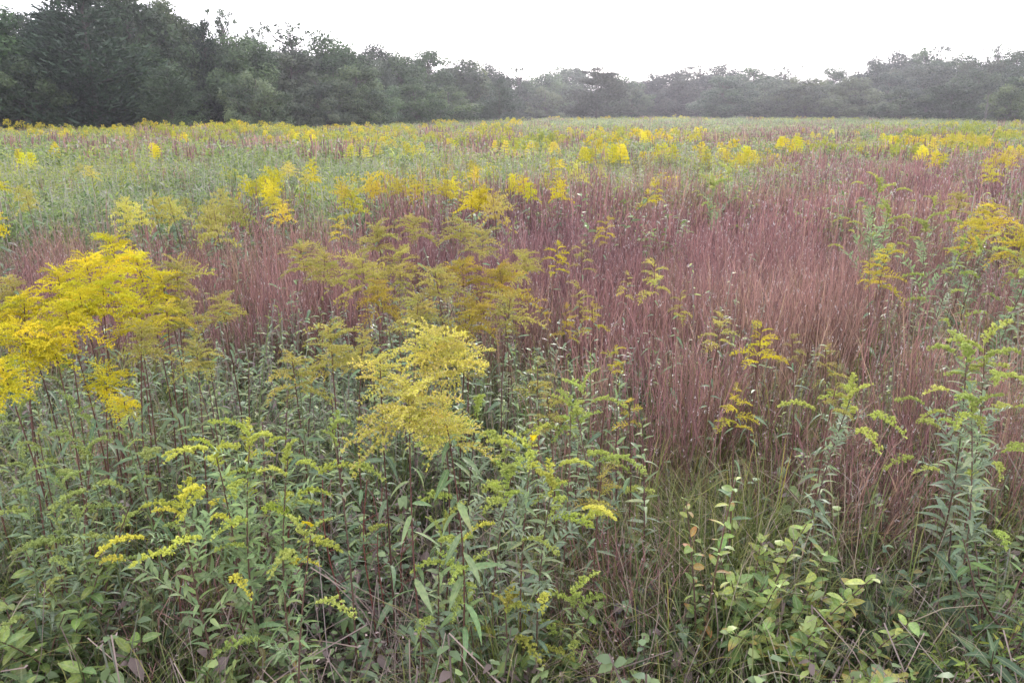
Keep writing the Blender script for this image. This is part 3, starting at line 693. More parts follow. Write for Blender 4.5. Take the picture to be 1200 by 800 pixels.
# ------------------------------------------------------------------ trees
def crown_decid(seed, n=20000, blobs=84, wispy=False, rx=.34, z0=.05, ls=.0135):
    """unit tree (height 1): lobes carry leaf clusters; returns crown builder and trunk builder"""
    g = np.random.default_rng(seed); b = MB(); tb = MB()
    nl = 9; lz = np.concatenate([[.80], np.linspace(.66, z0 + .16, nl - 1)]); lr = g.uniform(.17, .23, nl) * rx / .34; lr[0] = .19 * min(1, rx / .34) * g.uniform(.9, 1.1)
    la = np.arange(nl) * 2.4 + g.uniform(0, 6); ld = rx * g.uniform(.35, .62, nl) * np.sin(np.pi * np.clip(1.12 - lz, .2, .8)) ** .5; ld[0] = .04
    LC = np.stack([np.cos(la) * ld, np.sin(la) * ld, lz], 1)
    li = g.choice(nl, blobs, p=lr ** 2 / (lr ** 2).sum()); li[:nl] = np.arange(nl)
    bd = rdir(blobs, g); bd[:, 2] = np.abs(bd[:, 2]) - .45 * (g.uniform(size=blobs) < .5); bd = unit(bd)
    C = LC[li] + bd * (lr[li] * g.uniform(.55, .95, blobs))[:, None] * [1, 1, .85]
    C[:, 2] = np.clip(C[:, 2], z0 + .02, .95); zs = C[:, 2]
    br = g.uniform(.065, .12, blobs)
    wgt = br ** 2
    if wispy:
        m_ = 34; C = np.concatenate([C, np.stack([g.normal(size=m_) * .10, g.normal(size=m_) * .10, .80 + .2 * g.uniform(0, 1, m_)], 1)]); br = np.concatenate([br * .9, g.uniform(.02, .038, m_)])
        C[:blobs, 2] *= .84; wgt = br ** 2; wgt[blobs:] *= 1.0; blobs += m_
    i = g.choice(blobs, n, p=wgt / wgt.sum()); d = rdir(n, g)
    rad = br[i] * g.uniform(.2, 1.08, n) ** .5
    Pp = C[i] + d * rad[:, None] * [1, 1, .85]; Pp[:, 2] = np.maximum(Pp[:, 2], .004)
    nrm = unit(d + g.normal(size=(n, 3)) * .6 + [0, 0, .4]); U = unit(np.cross(nrm, rdir(n, g))); V = np.cross(nrm, U)
    s = ls * g.uniform(.5, 1.3, (n, 1))
    bl = g.uniform(.1, .9, blobs)
    b.quads(Pp, U * s * .6, V * s, np.clip(bl[i] + g.normal(size=n) * .15, 0, 1))
    K = 5; q = np.linspace(0, 1, K)
    tb.tubes(np.stack([.02 * np.sin(q * 4 + seed), .02 * np.cos(q * 3), q * .86], 1)[None], np.linspace(.020, .004, K)[None], [.5], 7)
    m = blobs; s0 = np.clip(C[:, 2] - g.uniform(.08, .3, m), .06, .8); qq = q[None, :, None]
    base = np.stack([.02 * np.sin(s0 / .86 * 4 + seed), .02 * np.cos(s0 / .86 * 3), s0], 1)
    PL = base[:, None] * (1 - qq) + C[:, None] * qq + np.array([0, 0, -.03]) * (qq * (1 - qq)) * 4
    tb.tubes(PL, np.linspace(.0055, .0012, K)[None] * np.ones((m, 1)), np.full(m, .5), 4)
    if wispy or seed % 3 == 0:
        m2 = 60; j = g.integers(0, blobs, m2); e = C[j] + rdir(m2, g) * br[j][:, None] * 1.5
        PT = C[j][:, None] * (1 - qq) + e[:, None] * qq
        tb.tubes(PT, np.full((m2, K), .0010), np.full(m2, .5), 3)
    return b, tb
def crown_cedar(seed, n=8000, rx=.22, ls=.013, pine=False):
    g = np.random.default_rng(seed); b = MB(); tb = MB(); nb = 80 if not pine else 42
    zs = g.uniform(.04 if not pine else .16, .97, nb); env = rx * (1 - zs) ** (.75 if not pine else .55) * (1.05 if not pine else 1.2) + .01
    az = g.uniform(0, 6.28, nb); L = env * g.uniform(.7, 1.15, nb)
    up = np.where(zs > .3, .5, .15) if not pine else np.full(nb, .08)
    tip = np.stack([np.cos(az) * L, np.sin(az) * L, zs + L * up], 1); base = np.stack([0 * zs, 0 * zs, zs - .03], 1)
    i = g.choice(nb, n, p=(L + .03) / (L + .03).sum()); q = g.uniform(.1, 1.05, n) ** .6
    sp2 = (.020 + .05 * L[i] / rx * (1 - .5 * q)) * (1 if not pine else 1.3)
    P = base[i] * (1 - q[:, None]) + tip[i] * q[:, None] + g.normal(size=(n, 3)) * sp2[:, None] * [1, 1, .45 if pine else .8]
    P[:, 2] = np.maximum(P[:, 2], .005)
    d = unit(np.stack([np.cos(az[i]), np.sin(az[i]), np.full(n, .8)], 1) + g.normal(size=(n, 3)) * .5)
    U = unit(np.cross(d, rdir(n, g))); s = ls * g.uniform(.5, 1.3, (n, 1)); bl = g.uniform(.2, .8, nb)
    b.quads(P, U * s * .4, d * s * 1.3, np.clip(bl[i] + g.normal(size=n) * .15, 0, 1))
    K = 5; qq = np.linspace(0, 1, K)
    tb.tubes(np.stack([0 * qq, 0 * qq, qq * .97], 1)[None], np.linspace(.018, .002, K)[None], [.5], 7)
    q3 = qq[None, :, None]
    tb.tubes(base[:, None] * (1 - q3) + tip[:, None] * q3, np.linspace(.004, .0008, K)[None] * np.ones((nb, 1)), np.full(nb, .5), 3)
    return b, tb
def mk(fn, mat, *a, **k):
    c, t = fn(*a, **k)
    V = np.concatenate(c.V); top = np.percentile(V[:, 2], 99.6); rad = np.percentile(np.hypot(V[:, 0], V[:, 1]), 95)
    want = {'pine': .42}.get('pine' if k.get('pine') else '', k.get('rx', .34) * 1.05)
    for bb in (c, t): bb.V = [v_ * [want / rad, want / rad, .995 / top] for v_ in bb.V]
    return (c.mesh('crown', mat), t.mesh('trunk', M_BARK, True))
TREES = {
    'broad': [mk(crown_decid, M_CROWN, 800 + i, blobs=70 + 6 * i, rx=.33 + .02 * (i % 3)) for i in range(6)],
    'wispy': [mk(crown_decid, M_CROWN, 820 + i, n=8500, blobs=55, wispy=True, rx=.28) for i in range(3)],
    'bush': [mk(crown_decid, M_CROWN, 830 + i, n=11000, blobs=70, rx=.48, z0=-.06, ls=.018) for i in range(3)],
    'cedar': [mk(crown_cedar, M_NEEDLE, 840 + i, n=12000, rx=.30) for i in range(2)],
    'pine': [mk(crown_cedar, M_NEEDLE, 850, n=11000, rx=.42, pine=True, ls=.018)],
}
def snag_mesh():
    g = np.random.default_rng(5); tb = MB(); K = 6; q = np.linspace(0, 1, K)
    tb.tubes(np.stack([.03 * np.sin(q * 3), .02 * q, q], 1)[None], np.linspace(.028, .004, K)[None], [.5], 6)
    m = 16; z = g.uniform(.35, .95, m); az = g.uniform(0, 6.28, m); L = g.uniform(.12, .35, m) * (1.2 - z)
    b0 = np.stack([.03 * np.sin(z * 3), .02 * z, z], 1); e = b0 + np.stack([np.cos(az) * L, np.sin(az) * L, L * .6], 1); q3 = q[None, :, None]
    tb.tubes(b0[:, None] * (1 - q3) + e[:, None] * q3 + g.normal(size=(m, K, 3)) * .006, np.linspace(.008, .0015, K)[None] * np.ones((m, 1)), np.full(m, .5), 4)
    return tb.mesh('trunk', M_BARK, True)
SNAG = snag_mesh()
CW = {'broad': .37, 'wispy': .30, 'bush': .52, 'cedar': .30, 'pine': .42}
TNAME = {'broad': 'broadleaf_tree', 'wispy': 'sparse_tree', 'bush': 'woodland_bush', 'cedar': 'cedar_tree', 'pine': 'pine_tree'}
TCOL = {'broad': (.062, .112, .045), 'wispy': (.055, .090, .045), 'bush': (.085, .14, .058), 'cedar': (.032, .068, .038), 'pine': (.045, .078, .048)}
def tree(u, vt, hw, d, kind, label, col=None, group=None):
    if col: col = (col[0] * 1.08, col[1] * 1.3, col[2] * .98)
    vt += -5 if u < 215 else (3 if u < 480 else 0)
    x, y, h = at_d(u, vt, d); wid = hw / FPX * d
    sx = wid / CW[kind] * (1.1 if u < 215 else 1); me = rnd.choice(TREES[kind])
    t = thing(TNAME[kind], label, 'bush' if kind == 'bush' else 'tree', (x, y, -.05), rnd.uniform(0, 6.28), (sx, sx, h + .05), group)
    link('trunk', me[1], t, color=(.10, .085, .075))
    link('crown', me[0], t, color=(*jit(col or TCOL[kind], .14), 0))
TR = [
 (-75, -20, 55, 46, 'broad', 'dark leafy tree just beyond the left end of the wood', None),
 (8, 20, 48, 50, 'broad', 'leftmost dark leafy tree with bright sky above its right shoulder', (.05, .062, .045)),
 (22, 72, 42, 45, 'bush', 'grey green bush at the foot of the leftmost tree', (.075, .09, .06)),
 (92, -12, 70, 48, 'cedar', 'broad dark evergreen with spiky top, biggest tree on the left', (.032, .055, .036)),
 (62, 10, 40, 50, 'cedar', 'dark evergreen with spiky leaning tips merging with the biggest one', None),
 (140, -8, 48, 53, 'broad', 'tall round dark tree behind the small cedar at the left', (.045, .062, .04)),
 (188, 6, 36, 56, 'broad', 'tall olive green tree whose rounded top slopes down to the right', (.06, .072, .045)),
 (160, 60, 40, 50, 'broad', 'lower olive tree in front of the two tall round ones', (.05, .07, .04)),
 (195, 84, 30, 46, 'cedar', 'small pointed cedar at the meadow edge with pale right side', (.05, .07, .045)),
 (237, 22, 28, 56, 'cedar', 'narrow very dark evergreen left of the wispy topped tree', (.022, .036, .026)),
 (258, 10, 24, 58, 'wispy', 'tall wispy topped tree with sky showing through its thin crown', None),
 (280, 40, 34, 56, 'broad', 'mid green round tree under the sparse twigs', (.07, .09, .055)),
 (298, 30, 22, 62, 'wispy', 'thin tree with sparse clustered twigs right of the mid green tree', None),
 (300, 84, 32, 50, 'bush', 'bush with pale drooping branches over a dark hollow', (.10, .115, .09)),
 (340, 26, 32, 66, 'wispy', 'open lacy crowned tree standing above the rounded grey ones', None),
 (338, 60, 34, 62, 'broad', 'dark grey green tree right below the lacy crown', (.05, .062, .05)),
 (388, 38, 38, 68, 'broad', 'rounded grey green tree right of the lacy crowned one', None),
 (370, 85, 34, 58, 'bush', 'soft grey bush in front of the rounded grey green tree', (.08, .09, .075)),
 (415, 74, 30, 62, 'broad', 'pale vine draped tree lower than its neighbours', (.085, .105, .07)),
 (437, 48, 22, 78, 'broad', 'small dark round topped tree that pokes above the slope of crowns', (.05, .06, .05)),
 (432, 85, 34, 64, 'bush', 'vine covered bush sloping down to the meadow', (.09, .115, .075)),
 (468, 60, 30, 82, 'broad', 'broad tree right of the small dark round topped one', None),
 (500, 60, 30, 86, 'broad', 'tree with an even dome at the middle of the left slope', None),
 (485, 92, 32, 72, 'bush', 'dark bush before the even domed tree', None),
 (538, 70, 32, 98, 'broad', 'tree at the low end of the left slope of crowns', (.075, .09, .055)),
 (525, 102, 30, 80, 'bush', 'low bright green bush tangle along the meadow', (.085, .115, .06)),
 (556, 84, 22, 100, 'broad', 'slim olive tree beside the solitary dark evergreen', (.08, .09, .055)),
 (585, 94, 24, 84, 'cedar', 'solitary dark conical evergreen standing out before the left slope', (.034, .048, .036)),
 (577, 75, 18, 115, 'broad', 'dark ragged tree top just above the solitary evergreen', (.045, .05, .045)),
 (608, 80, 16, 125, 'wispy', 'small open topped tree right of the solitary evergreen', None),
 (636, 84, 24, 140, 'broad', 'faint rounded tree left of the far pine', None),
 (640, 104, 24, 126, 'bush', 'faint olive bush left of the far pine', (.09, .10, .06)),
 (664, 79, 24, 155, 'broad', 'highest faint crown left of the far pine', None),
 (700, 80, 34, 108, 'pine', 'far purple grey pine standing forward of the wood at the centre', (.05, .052, .046)),
 (742, 100, 22, 112, 'bush', 'round bush to the right of the far pine', (.07, .085, .065)),
 (730, 90, 22, 130, 'broad', 'low faint crown right behind the far pine', None),
 (768, 87, 22, 140, 'broad', 'dark tree right of the central dip in the skyline', (.04, .045, .045)),
 (796, 82, 24, 138, 'broad', 'dark violet tree in the backlit middle of the skyline', (.04, .044, .046)),
 (822, 77, 22, 140, 'wispy', 'backlit tree with bright chinks along its top', (.04, .044, .046)),
 (848, 75, 24, 142, 'broad', 'tall dark tree behind the big pale willowy one', (.045, .05, .045)),
 (850, 90, 30, 112, 'broad', 'pale grey green willowy tree standing before the dark backlit ones', (.085, .10, .085)),
 (885, 80, 24, 134, 'broad', 'round crown between two pale trees on the right', None),
 (920, 76, 20, 134, 'wispy', 'tree with an open ragged arching top on the right', None),
 (912, 94, 28, 114, 'broad', 'pale grey tree below the ragged arching top', (.08, .09, .07)),
 (945, 92, 28, 112, 'broad', 'olive grey tree left of the last dip in the skyline', (.085, .09, .065)),
 (980, 80, 24, 132, 'broad', 'domed tree where the skyline begins to rise to the right', None),
 (1002, 92, 32, 104, 'broad', 'pale silvery tree with bare streaks at the right', (.09, .095, .08)),
 (1032, 68, 24, 132, 'broad', 'dark tree on the rising right skyline', (.045, .055, .045)),
 (1045, 86, 26, 112, 'broad', 'blue grey domed tree under the rising skyline', (.06, .07, .065)),
 (1060, 60, 24, 136, 'broad', 'first high crown at the top of the right rise', (.045, .05, .045)),
 (1058, 104, 28, 92, 'bush', 'dark bush under the high crowns at the right', (.045, .06, .045)),
 (1086, 60, 22, 134, 'broad', 'second high crown of the right rise, flat topped', None),
 (1102, 55, 18, 136, 'wispy', 'high tree with chinks of sky in its top at the right', None),
 (1092, 76, 28, 116, 'broad', 'wide crown below the tree with chinks of sky', (.06, .07, .055)),
 (1118, 98, 32, 90, 'pine', 'dark spreading pine low at the right wood edge', (.035, .05, .035)),
 (1130, 64, 24, 122, 'broad', 'long low crown between the two chinked treetops', None),
 (1170, 54, 20, 124, 'wispy', 'second tree with chinks of sky, near the right corner', None),
 (1148, 82, 28, 102, 'broad', 'mid dark tree left of the bare snag', (.05, .06, .045)),
 (1192, 60, 26, 112, 'broad', 'tall tree reaching out of the photo at the right edge', None),
 (1190, 94, 26, 80, 'bush', 'brighter green bush at the right edge of the wood', (.08, .10, .055)),
 (1205, 80, 30, 92, 'broad', 'dark tree behind the brighter bush at the right edge', (.045, .06, .04)),
 (1260, 55, 45, 88, 'broad', 'tree just beyond the right edge of the wood seen here', None),
]
for (u, vt, hw, d, k, lab, col) in TR: tree(u, vt, hw * (1.22 if k in ('broad', 'bush') else 1.1), d, k, lab, col)
xs_, ys_, hs2 = *at_d(1160, 106, 78)[:2], at_d(1160, 106, 78)[2]
t = thing('dead_tree', 'bare pale dead tree leaning among the dark trees at the right', 'dead tree', (xs_, ys_, -.05), 1.0, (hs2, hs2, hs2)); link('trunk', SNAG, t, color=(.13, .12, .11))
MARKS = [(-160, 'wood beyond the left photo edge'), (8, 'leftmost dark tree'), (92, 'biggest spiky evergreen'), (188, 'olive tree with sloping top'), (240, 'narrow darkest evergreen'), (298, 'thin sparse twigged tree'),
         (340, 'open lacy crowned tree'), (388, 'rounded grey green tree'), (437, 'small dark round top'), (500, 'even domed tree'), (545, 'low end of the left slope'), (585, 'solitary conical evergreen'), (640, 'faint olive bush'),
         (700, 'far central pine'), (768, 'central dip in the skyline'), (822, 'backlit chinked tree'), (850, 'pale willowy tree'), (912, 'ragged arching top'), (960, 'last dip in the skyline'), (1002, 'silvery streaked tree'), (1045, 'blue grey domed tree'),
         (1092, 'wide crown under the high ones'), (1130, 'long low crown'), (1160, 'bare dead tree'), (1200, 'bright bush at the right edge'), (1330, 'wood beyond the right photo edge')]
SEEN = {}
SKY_U = [-300, -100, 0, 60, 150, 200, 250, 300, 350, 400, 440, 500, 560, 620, 680, 740, 800, 860, 920, 960, 1000, 1040, 1080, 1130, 1180, 1250, 1450]
SKY_V = [-40, -20, 25, 10, 0, 14, 45, 50, 45, 52, 58, 68, 82, 90, 92, 96, 88, 82, 84, 92, 84, 74, 66, 66, 66, 60, 40]
for row, (dd, dv, st) in enumerate(((9, 8, 24), (0, 30, 28))):
    u = -260
    while u < 1420:
        base = float(np.interp(u, [-300, 0, 200, 400, 500, 600, 650, 800, 900, 1000, 1200, 1500], [44, 52, 58, 72, 90, 118, 145, 140, 130, 124, 100, 80]))
        vt = float(np.interp(u, SKY_U, SKY_V)) + dv + rnd.uniform(-2, 7)
        hw = rnd.uniform(24, 31) * (1 if row < 1 else .9)
        k = 'broad' if row < 1 or rnd.random() < .4 else 'bush'
        if row == 1: vt = min(vt, 112)
        near = min(MARKS, key=lambda m_: abs(m_[0] - u)); n_ = SEEN.get((row, near[1]), 0); SEEN[(row, near[1])] = n_ + 1
        side = 'left' if u < near[0] - 4 else ('right' if u > near[0] + 4 else 'directly')
        pos = {'left': 'just left of', 'right': 'just right of', 'directly': 'right behind'}[side]
        if SEEN.get((row, near[1], pos)): pos = {'just left of': 'farther left of', 'just right of': 'farther right of', 'right behind': 'hidden behind'}[pos]
        if near[1].startswith('wood beyond'): pos = 'in'
        SEEN[(row, near[1], pos)] = 1
        what = ('second row tree ' if row == 0 else 'shaded growth low ')
        tree(u, vt, hw * (1.3 if u < 250 else 1), base + dd + rnd.uniform(-2, 3), k, what + pos + ' the ' + near[1],
             jit((.05, .062, .045), .2), ('second row of the wood', 'understorey of the wood')[row])
        u += st * rnd.uniform(.8, 1.2) * (1.3 if u < 250 else 1)

#PLANTS-BEGIN#
# ------------------------------------------------------------------ goldenrods one can point to
G = goldenrod
# the large fading heads in the middle foreground
G(506, 386, 1.12, 'tallest of the fading goldenrods in the middle foreground, wide flat topped yellow green head', LIME, .165, 26, 24, LEAFL, tall=.5, lean=(.02, -.10), leafL=.085, droop_leaf=.5)
G(478, 456, 1.02, 'fading goldenrod with the broad lower head spreading left, on a thick red stem', LIME, .165, 28, 24, LEAFL, tall=.6, lean=(-.03, -.05), leafL=.085, droop_leaf=.5)
G(448, 404, 1.08, 'fading goldenrod tucked behind the left side of the big central head', LIME, .10, 12, 22, LEAFG, tall=.8)
G(545, 396, 1.08, 'fading goldenrod whose plumes reach out right from behind the big central head', LIME, .11, 14, 24, LEAFG, tall=.7, lean=(.05, 0))
G(520, 474, .99, 'short fading goldenrod at the right edge of the lower central head, with pinkish tips', LIME, .12, 16, 28, LEAFL, tall=.7, droop_leaf=.5, leafL=.10)
G(390, 372, 1.04, 'olive goldenrod left of the big central head, with a dense rounded top', MUST, .14, 20, 26, LEAFG, tall=1.2)
G(345, 408, .95, 'dull olive goldenrod low between the yellow mass and the central head', MUST, .11, 14, 24, LEAFG)
G(428, 386, 1.02, 'small olive goldenrod squeezed against the upper left of the central head', OLIVE, .10, 12, 20, LEAFG)
# the yellow mass at the left
LM = [(130, 272, 1.20, YEL, .15, 'topmost spire of the bright yellow goldenrod mass at the left'),
      (96, 294, 1.18, YEL, .16, 'bright yellow goldenrod just left of the topmost spire of the left mass'),
      (160, 290, 1.18, YEL, .15, 'bright yellow goldenrod just right of the topmost spire of the left mass'),
      (60, 312, 1.16, YEL, .15, 'bright yellow goldenrod on the left shoulder of the big yellow mass'),
      (125, 318, 1.14, YEL, .15, 'bright yellow goldenrod in the heart of the big yellow mass'),
      (186, 312, 1.12, YEL, .14, 'yellow goldenrod on the right shoulder of the big yellow mass'),
      (212, 296, 1.16, OLIVE, .15, 'olive green goldenrod reaching out right of the big yellow mass'),
      (30, 338, 1.12, YEL, .15, 'yellow goldenrod at the left slope of the mass, near the photo edge'),
      (84, 346, 1.10, YEL, .14, 'yellow goldenrod under the left shoulder of the big yellow mass'),
      (152, 350, 1.06, YEL, .13, 'yellow goldenrod under the heart of the mass, darker stems showing'),
      (14, 372, 1.08, YEL, .16, 'deep yellow goldenrod cut by the left photo edge, upper one'),
      (52, 376, 1.06, YEL, .14, 'deep yellow goldenrod beside the one cut by the left photo edge'),
      (10, 412, 1.02, YEL, .14, 'deep yellow goldenrod cut by the left photo edge, lowest one'),
      (-25, 350, 1.10, YEL, .16, 'yellow goldenrod mostly outside the left photo edge'),
      (200, 344, 1.06, GOLD, .12, 'orange yellow goldenrod hanging over olive ones at the right of the mass'),
      (166, 376, 1.02, MUST, .14, 'brownish olive goldenrod under the right half of the yellow mass'),
      (215, 352, 1.02, OLIVE, .12, 'olive goldenrod at the lower right corner of the yellow mass'),
      (20, 322, 1.14, OLIVE, .13, 'faded goldenrod behind the left slope of the yellow mass'),
      (124, 424, .92, YEL, .12, 'separate low yellow goldenrod head below the big mass'),
      (150, 452, .88, YEL, .07, 'tiny yellow goldenrod sprig below and right of the low separate head'),
      (225, 400, .96, OLIVE, .11, 'pale olive goldenrod among leafy stems right of the mass'),
      (262, 338, 1.02, OLIVE, .12, 'loose olive goldenrod standing alone against the russet grass at left'),
      (100, 330, 1.12, YEL, .13, 'yellow goldenrod between the left shoulder and the heart of the mass')]
for (u, v, h, c, hd, lab) in LM: G(u, v + 8, h, lab, c, hd * .85, 20, 16, LEAFG, tall=.8, leafL=.09)
# olive heads in the centre
OC = [(350, 288, 'olive goldenrod with a flat spray at the left end of the central olive group'),
      (380, 298, 'olive goldenrod drooping right of the flat spray'),
      (440, 262, 'olive goldenrod, upper left of the central olive group'),
      (482, 252, 'pale olive goldenrod with a rounded head high in the central olive group'),
      (540, 256, 'olive goldenrod at the upper right of the central olive group'),
      (566, 268, 'airy olive goldenrod at the right of the upper row of olive heads'),
      (425, 300, 'olive goldenrod in the second row, above a dark leafy stem'),
      (472, 292, 'broad olive goldenrod in the middle of the central olive group'),
      (508, 310, 'yellowish olive goldenrod right of the middle of the olive group'),
      (542, 300, 'olive goldenrod over bare purple stems in the olive group'),
      (584, 306, 'olive goldenrod above a gap of silvery leaves'),
      (440, 332, 'low olive goldenrod at the left front of the olive group'),
      (490, 346, 'low olive goldenrod at the front centre of the olive group'),
      (556, 346, 'low olive goldenrod at the right front of the olive group'),
      (612, 290, 'small olive goldenrod right of the olive group with yellow florets'),
      (600, 340, 'thin olive goldenrod near leaning purple stems')]
for (u, v, lab) in OC: G(u, v, 1.06 if v < 320 else 1.0, lab, rnd.choice([OLIVE, OLIVE, (.46, .38, .06, .4)]), rnd.uniform(.13, .17), 18, 10, LEAFG, tall=.8, leafL=.09)
# single heads scattered about
SH = [(655, 280, 1.05, YEL, .10, 10, 'small bright yellow goldenrod beside olive sprays right of the olive group'),
      (682, 280, 1.05, OLIVE, .09, 8, 'olive goldenrod sprig touching the small bright yellow one'),
      (765, 296, 1.05, LIME, .10, 9, 'forked lime goldenrod sprig standing in front of red grass'),
      (738, 312, 1.0, LIME, .07, 7, 'lower fork of lime goldenrod left of the taller sprig in red grass'),
      (676, 322, 1.02, OLIVE, .09, 9, 'slender olive goldenrod left of the lime sprigs'),
      (664, 352, .98, (.5, .42, .05, .3), .08, 9, 'yellow tipped goldenrod under the slender olive one'),
      (692, 345, .98, (.62, .56, .07, .2), .07, 8, 'small yellow goldenrod side shoot among grey leaves'),
      (797, 330, 1.0, OLIVE, .07, 7, 'tiny olive goldenrod top against the red grass right of centre'),
      (845, 357, .95, LIME, .08, 8, 'narrow lime goldenrod left of the bright yellow one in red grass'),
      (890, 368, .95, YEL, .10, 11, 'bright yellow goldenrod with tiered plumes standing in the red grass'),
      (930, 385, .92, OLIVE, .06, 6, 'faint olive goldenrod sprig right of the bright yellow one in red grass'),
      (966, 396, .92, OLIVE, .08, 8, 'olive yellow goldenrod sprig above the tall budding plant'),
      (866, 448, .88, (.62, .56, .07, .2), .08, 9, 'low yellow goldenrod in red grass under the bright tiered one'),
      (985, 440, .90, OLIVE, .06, 6, 'small olive goldenrod behind the tall budding plant'),
      (722, 396, .94, (.62, .56, .07, .2), .06, 7, 'tiny yellow goldenrod tip over dark leaves right of centre'),
      (735, 455, .86, GOLD, .06, 7, 'low orange yellow goldenrod sprig near the middle of the photo'),
      (630, 418, .92, OLIVE, .08, 9, 'pale olive goldenrod sprig right of the central head'),
      (640, 455, .86, OLIVE, .08, 9, 'dull olive goldenrod lower down right of the central head'),
      (708, 545, .70, MUST, .09, 9, 'brownish goldenrod half hidden beside the central budding plant'),
      (1040, 284, 1.02, GOLD, .14, 14, 'orange yellow goldenrod with open branches in front of the tall green plant'),
      (1022, 300, .98, GOLD, .08, 8, 'lower left branch of orange goldenrod before the tall green plant'),
      (395, 248, 1.02, GOLD, .10, 10, 'lone orange goldenrod in the red grass left of the olive group'),
      (712, 254, 1.02, GOLD, .10, 10, 'faint orange goldenrod in pale grass left of the tallest red stalks'),
      (768, 205, 1.08, YEL, .14, 12, 'bright yellow goldenrod rising above the left end of the red grass'),
      (757, 216, 1.04, YEL, .09, 8, 'small yellow head at the foot of the one rising above the red grass')]
for (u, v, h, c, hd, npl, lab) in SH: G(u, v, h, lab, c, hd, npl, 18 if v > 300 else 8, LEAFG, tall=1.5, leafL=.075)
# right hand group
RG = [(1128, 218, 1.1, OLIVE, .16, 'olive goldenrod, left one of the group at the right edge'),
      (1165, 228, 1.1, GOLD, .20, 'orange yellow goldenrod with arching plumes at the right edge'),
      (1150, 246, 1.04, GOLD, .14, 'lower orange goldenrod of the group at the right edge'),
      (1196, 262, 1.04, GOLD, .18, 'orange goldenrod cut by the right photo edge'),
      (1138, 268, 1.0, GOLD, .11, 'small orange goldenrod left below the arching ones at the right edge'),
      (1202, 296, 1.0, OLIVE, .12, 'olive goldenrod under the one cut by the right photo edge')]
for (u, v, h, c, hd, lab) in RG: G(u, v, h, lab, c, hd, 16, 14, LEAFG, tall=.8, leafL=.09)

# ------------------------------------------------------------------ budding goldenrods
B = green_goldenrod
B(1120, 405, .98, 'tall silvery leaved goldenrod with lime buds at the right, left one of the pair', 9, .19, 72, LEAFS, leafL=.088, up=.8, budc=(0.48, 0.54, 0.16, 0), topl=.11)
B(1168, 392, 1.02, 'tall silvery leaved goldenrod with lime buds at the right, taller one of the pair', 8, .17, 70, LEAFS, leafL=.086, up=.8, budc=(0.48, 0.54, 0.16, 0), topl=.12)
B(1148, 470, .88, 'leafy budding goldenrod filling the space between the tall pair at the right', 6, .16, 60, LEAFS, leafL=.085)
B(985, 458, .86, 'narrow budding goldenrod leaning right with forked lime tips before the red grass', 5, .14, 70, LEAFS, leafL=.072, lean=(.08, 0), from_s=.75, budc=(0.50, 0.56, 0.15, 0), topl=.11)
B(615, 508, .84, 'budding goldenrod right of the central head with one orange tip', 6, .16, 68, LEAFS, leafL=.078, tip=(.74, .64, .03), from_s=.6, up=1.0, budc=(0.52, 0.58, 0.14, 0), topl=.11)
B(640, 560, .76, 'side plant with a long lime plume pointing right beside the orange tipped one', 5, .19, 50, LEAFS, leafL=.075, from_s=.6, up=.6, budc=(0.56, 0.58, 0.13, 0))
B(285, 498, .90, 'bright green budding goldenrod at the left front, upright middle shoot', 9, .24, 64, LEAFL, leafL=.075, up=.9, from_s=.35, budc=(0.52, 0.58, 0.13, 0), topl=.11)
B(222, 505, .84, 'bright green budding goldenrod at the left front, left leaning shoot', 6, .20, 50, LEAFL, leafL=.068, lean=(-.06, .02), from_s=.5, budc=(0.54, 0.58, 0.12, 0))
B(185, 592, .72, 'bright green budding goldenrod whose arching branch points left, tip yellow', 6, .22, 44, LEAFL, leafL=.068, lean=(-.14, 0), from_s=.5, budc=(0.60, 0.60, 0.11, 0), up=.5)
B(330, 530, .84, 'bright green budding goldenrod with thin shoots right of the upright middle one', 7, .21, 52, LEAFL, leafL=.068, from_s=.45, up=1.1, budc=(0.50, 0.56, 0.14, 0))
B(362, 612, .74, 'green goldenrod shoot ending in a small golden plume at the left front', 4, .12, 40, LEAFL, leafL=.055, tip=(.74, .62, .03), lean=(.05, 0))
B(398, 500, .88, 'thin green goldenrod shoot with a yellow tip left of the central head', 3, .10, 34, LEAFG, leafL=.05)
B(556, 470, .90, 'green goldenrod with lime plumes peeping right of the central head', 5, .14, 44, LEAFS, leafL=.06)
B(585, 545, .78, 'small budding goldenrod between the central stems and the orange tipped plant', 4, .13, 36, LEAFS, leafL=.055)
B(690, 440, .86, 'grey green budding goldenrod among dark leaves right of centre', 5, .12, 50, LEAFS, leafL=.065)
B(722, 470, .82, 'grey green budding goldenrod right of its twin in the dark leaves', 4, .11, 46, LEAFS, leafL=.06)
B(655, 480, .82, 'slender budding goldenrod left of the grey green pair', 4, .10, 44, LEAFS, leafL=.06)
B(690, 708, .40, 'small pale budding goldenrod at the bottom edge, right of centre', 3, .06, 40, LEAFS, leafL=.055)
B(605, 708, .40, 'low budding goldenrod with yellowish tips at the bottom edge, centre', 4, .08, 40, LEAFL, leafL=.05, budc=(0.50, 0.50, 0.12, 0))
B(560, 650, .55, 'leafy goldenrod shoot without flowers beside the thick red stems', 2, .08, 46, LEAFG, leafL=.07)
B(525, 620, .62, 'pale leafy shoot behind the thick red stems in the centre', 2, .08, 44, LEAFS, leafL=.075)
B(1044, 205, 1.22, 'tall pale green goldenrod with arching lime shoots above the red grass at right', 9, .34, 40, LEAFL, leafL=.10, budc=(0.46, 0.50, 0.15, 0), topl=.16, from_s=.4)
B(1015, 240, 1.10, 'pale green goldenrod left of the tall one, its shoots arching left', 6, .30, 30, LEAFL, leafL=.09, budc=(0.46, 0.50, 0.15, 0), topl=.14)
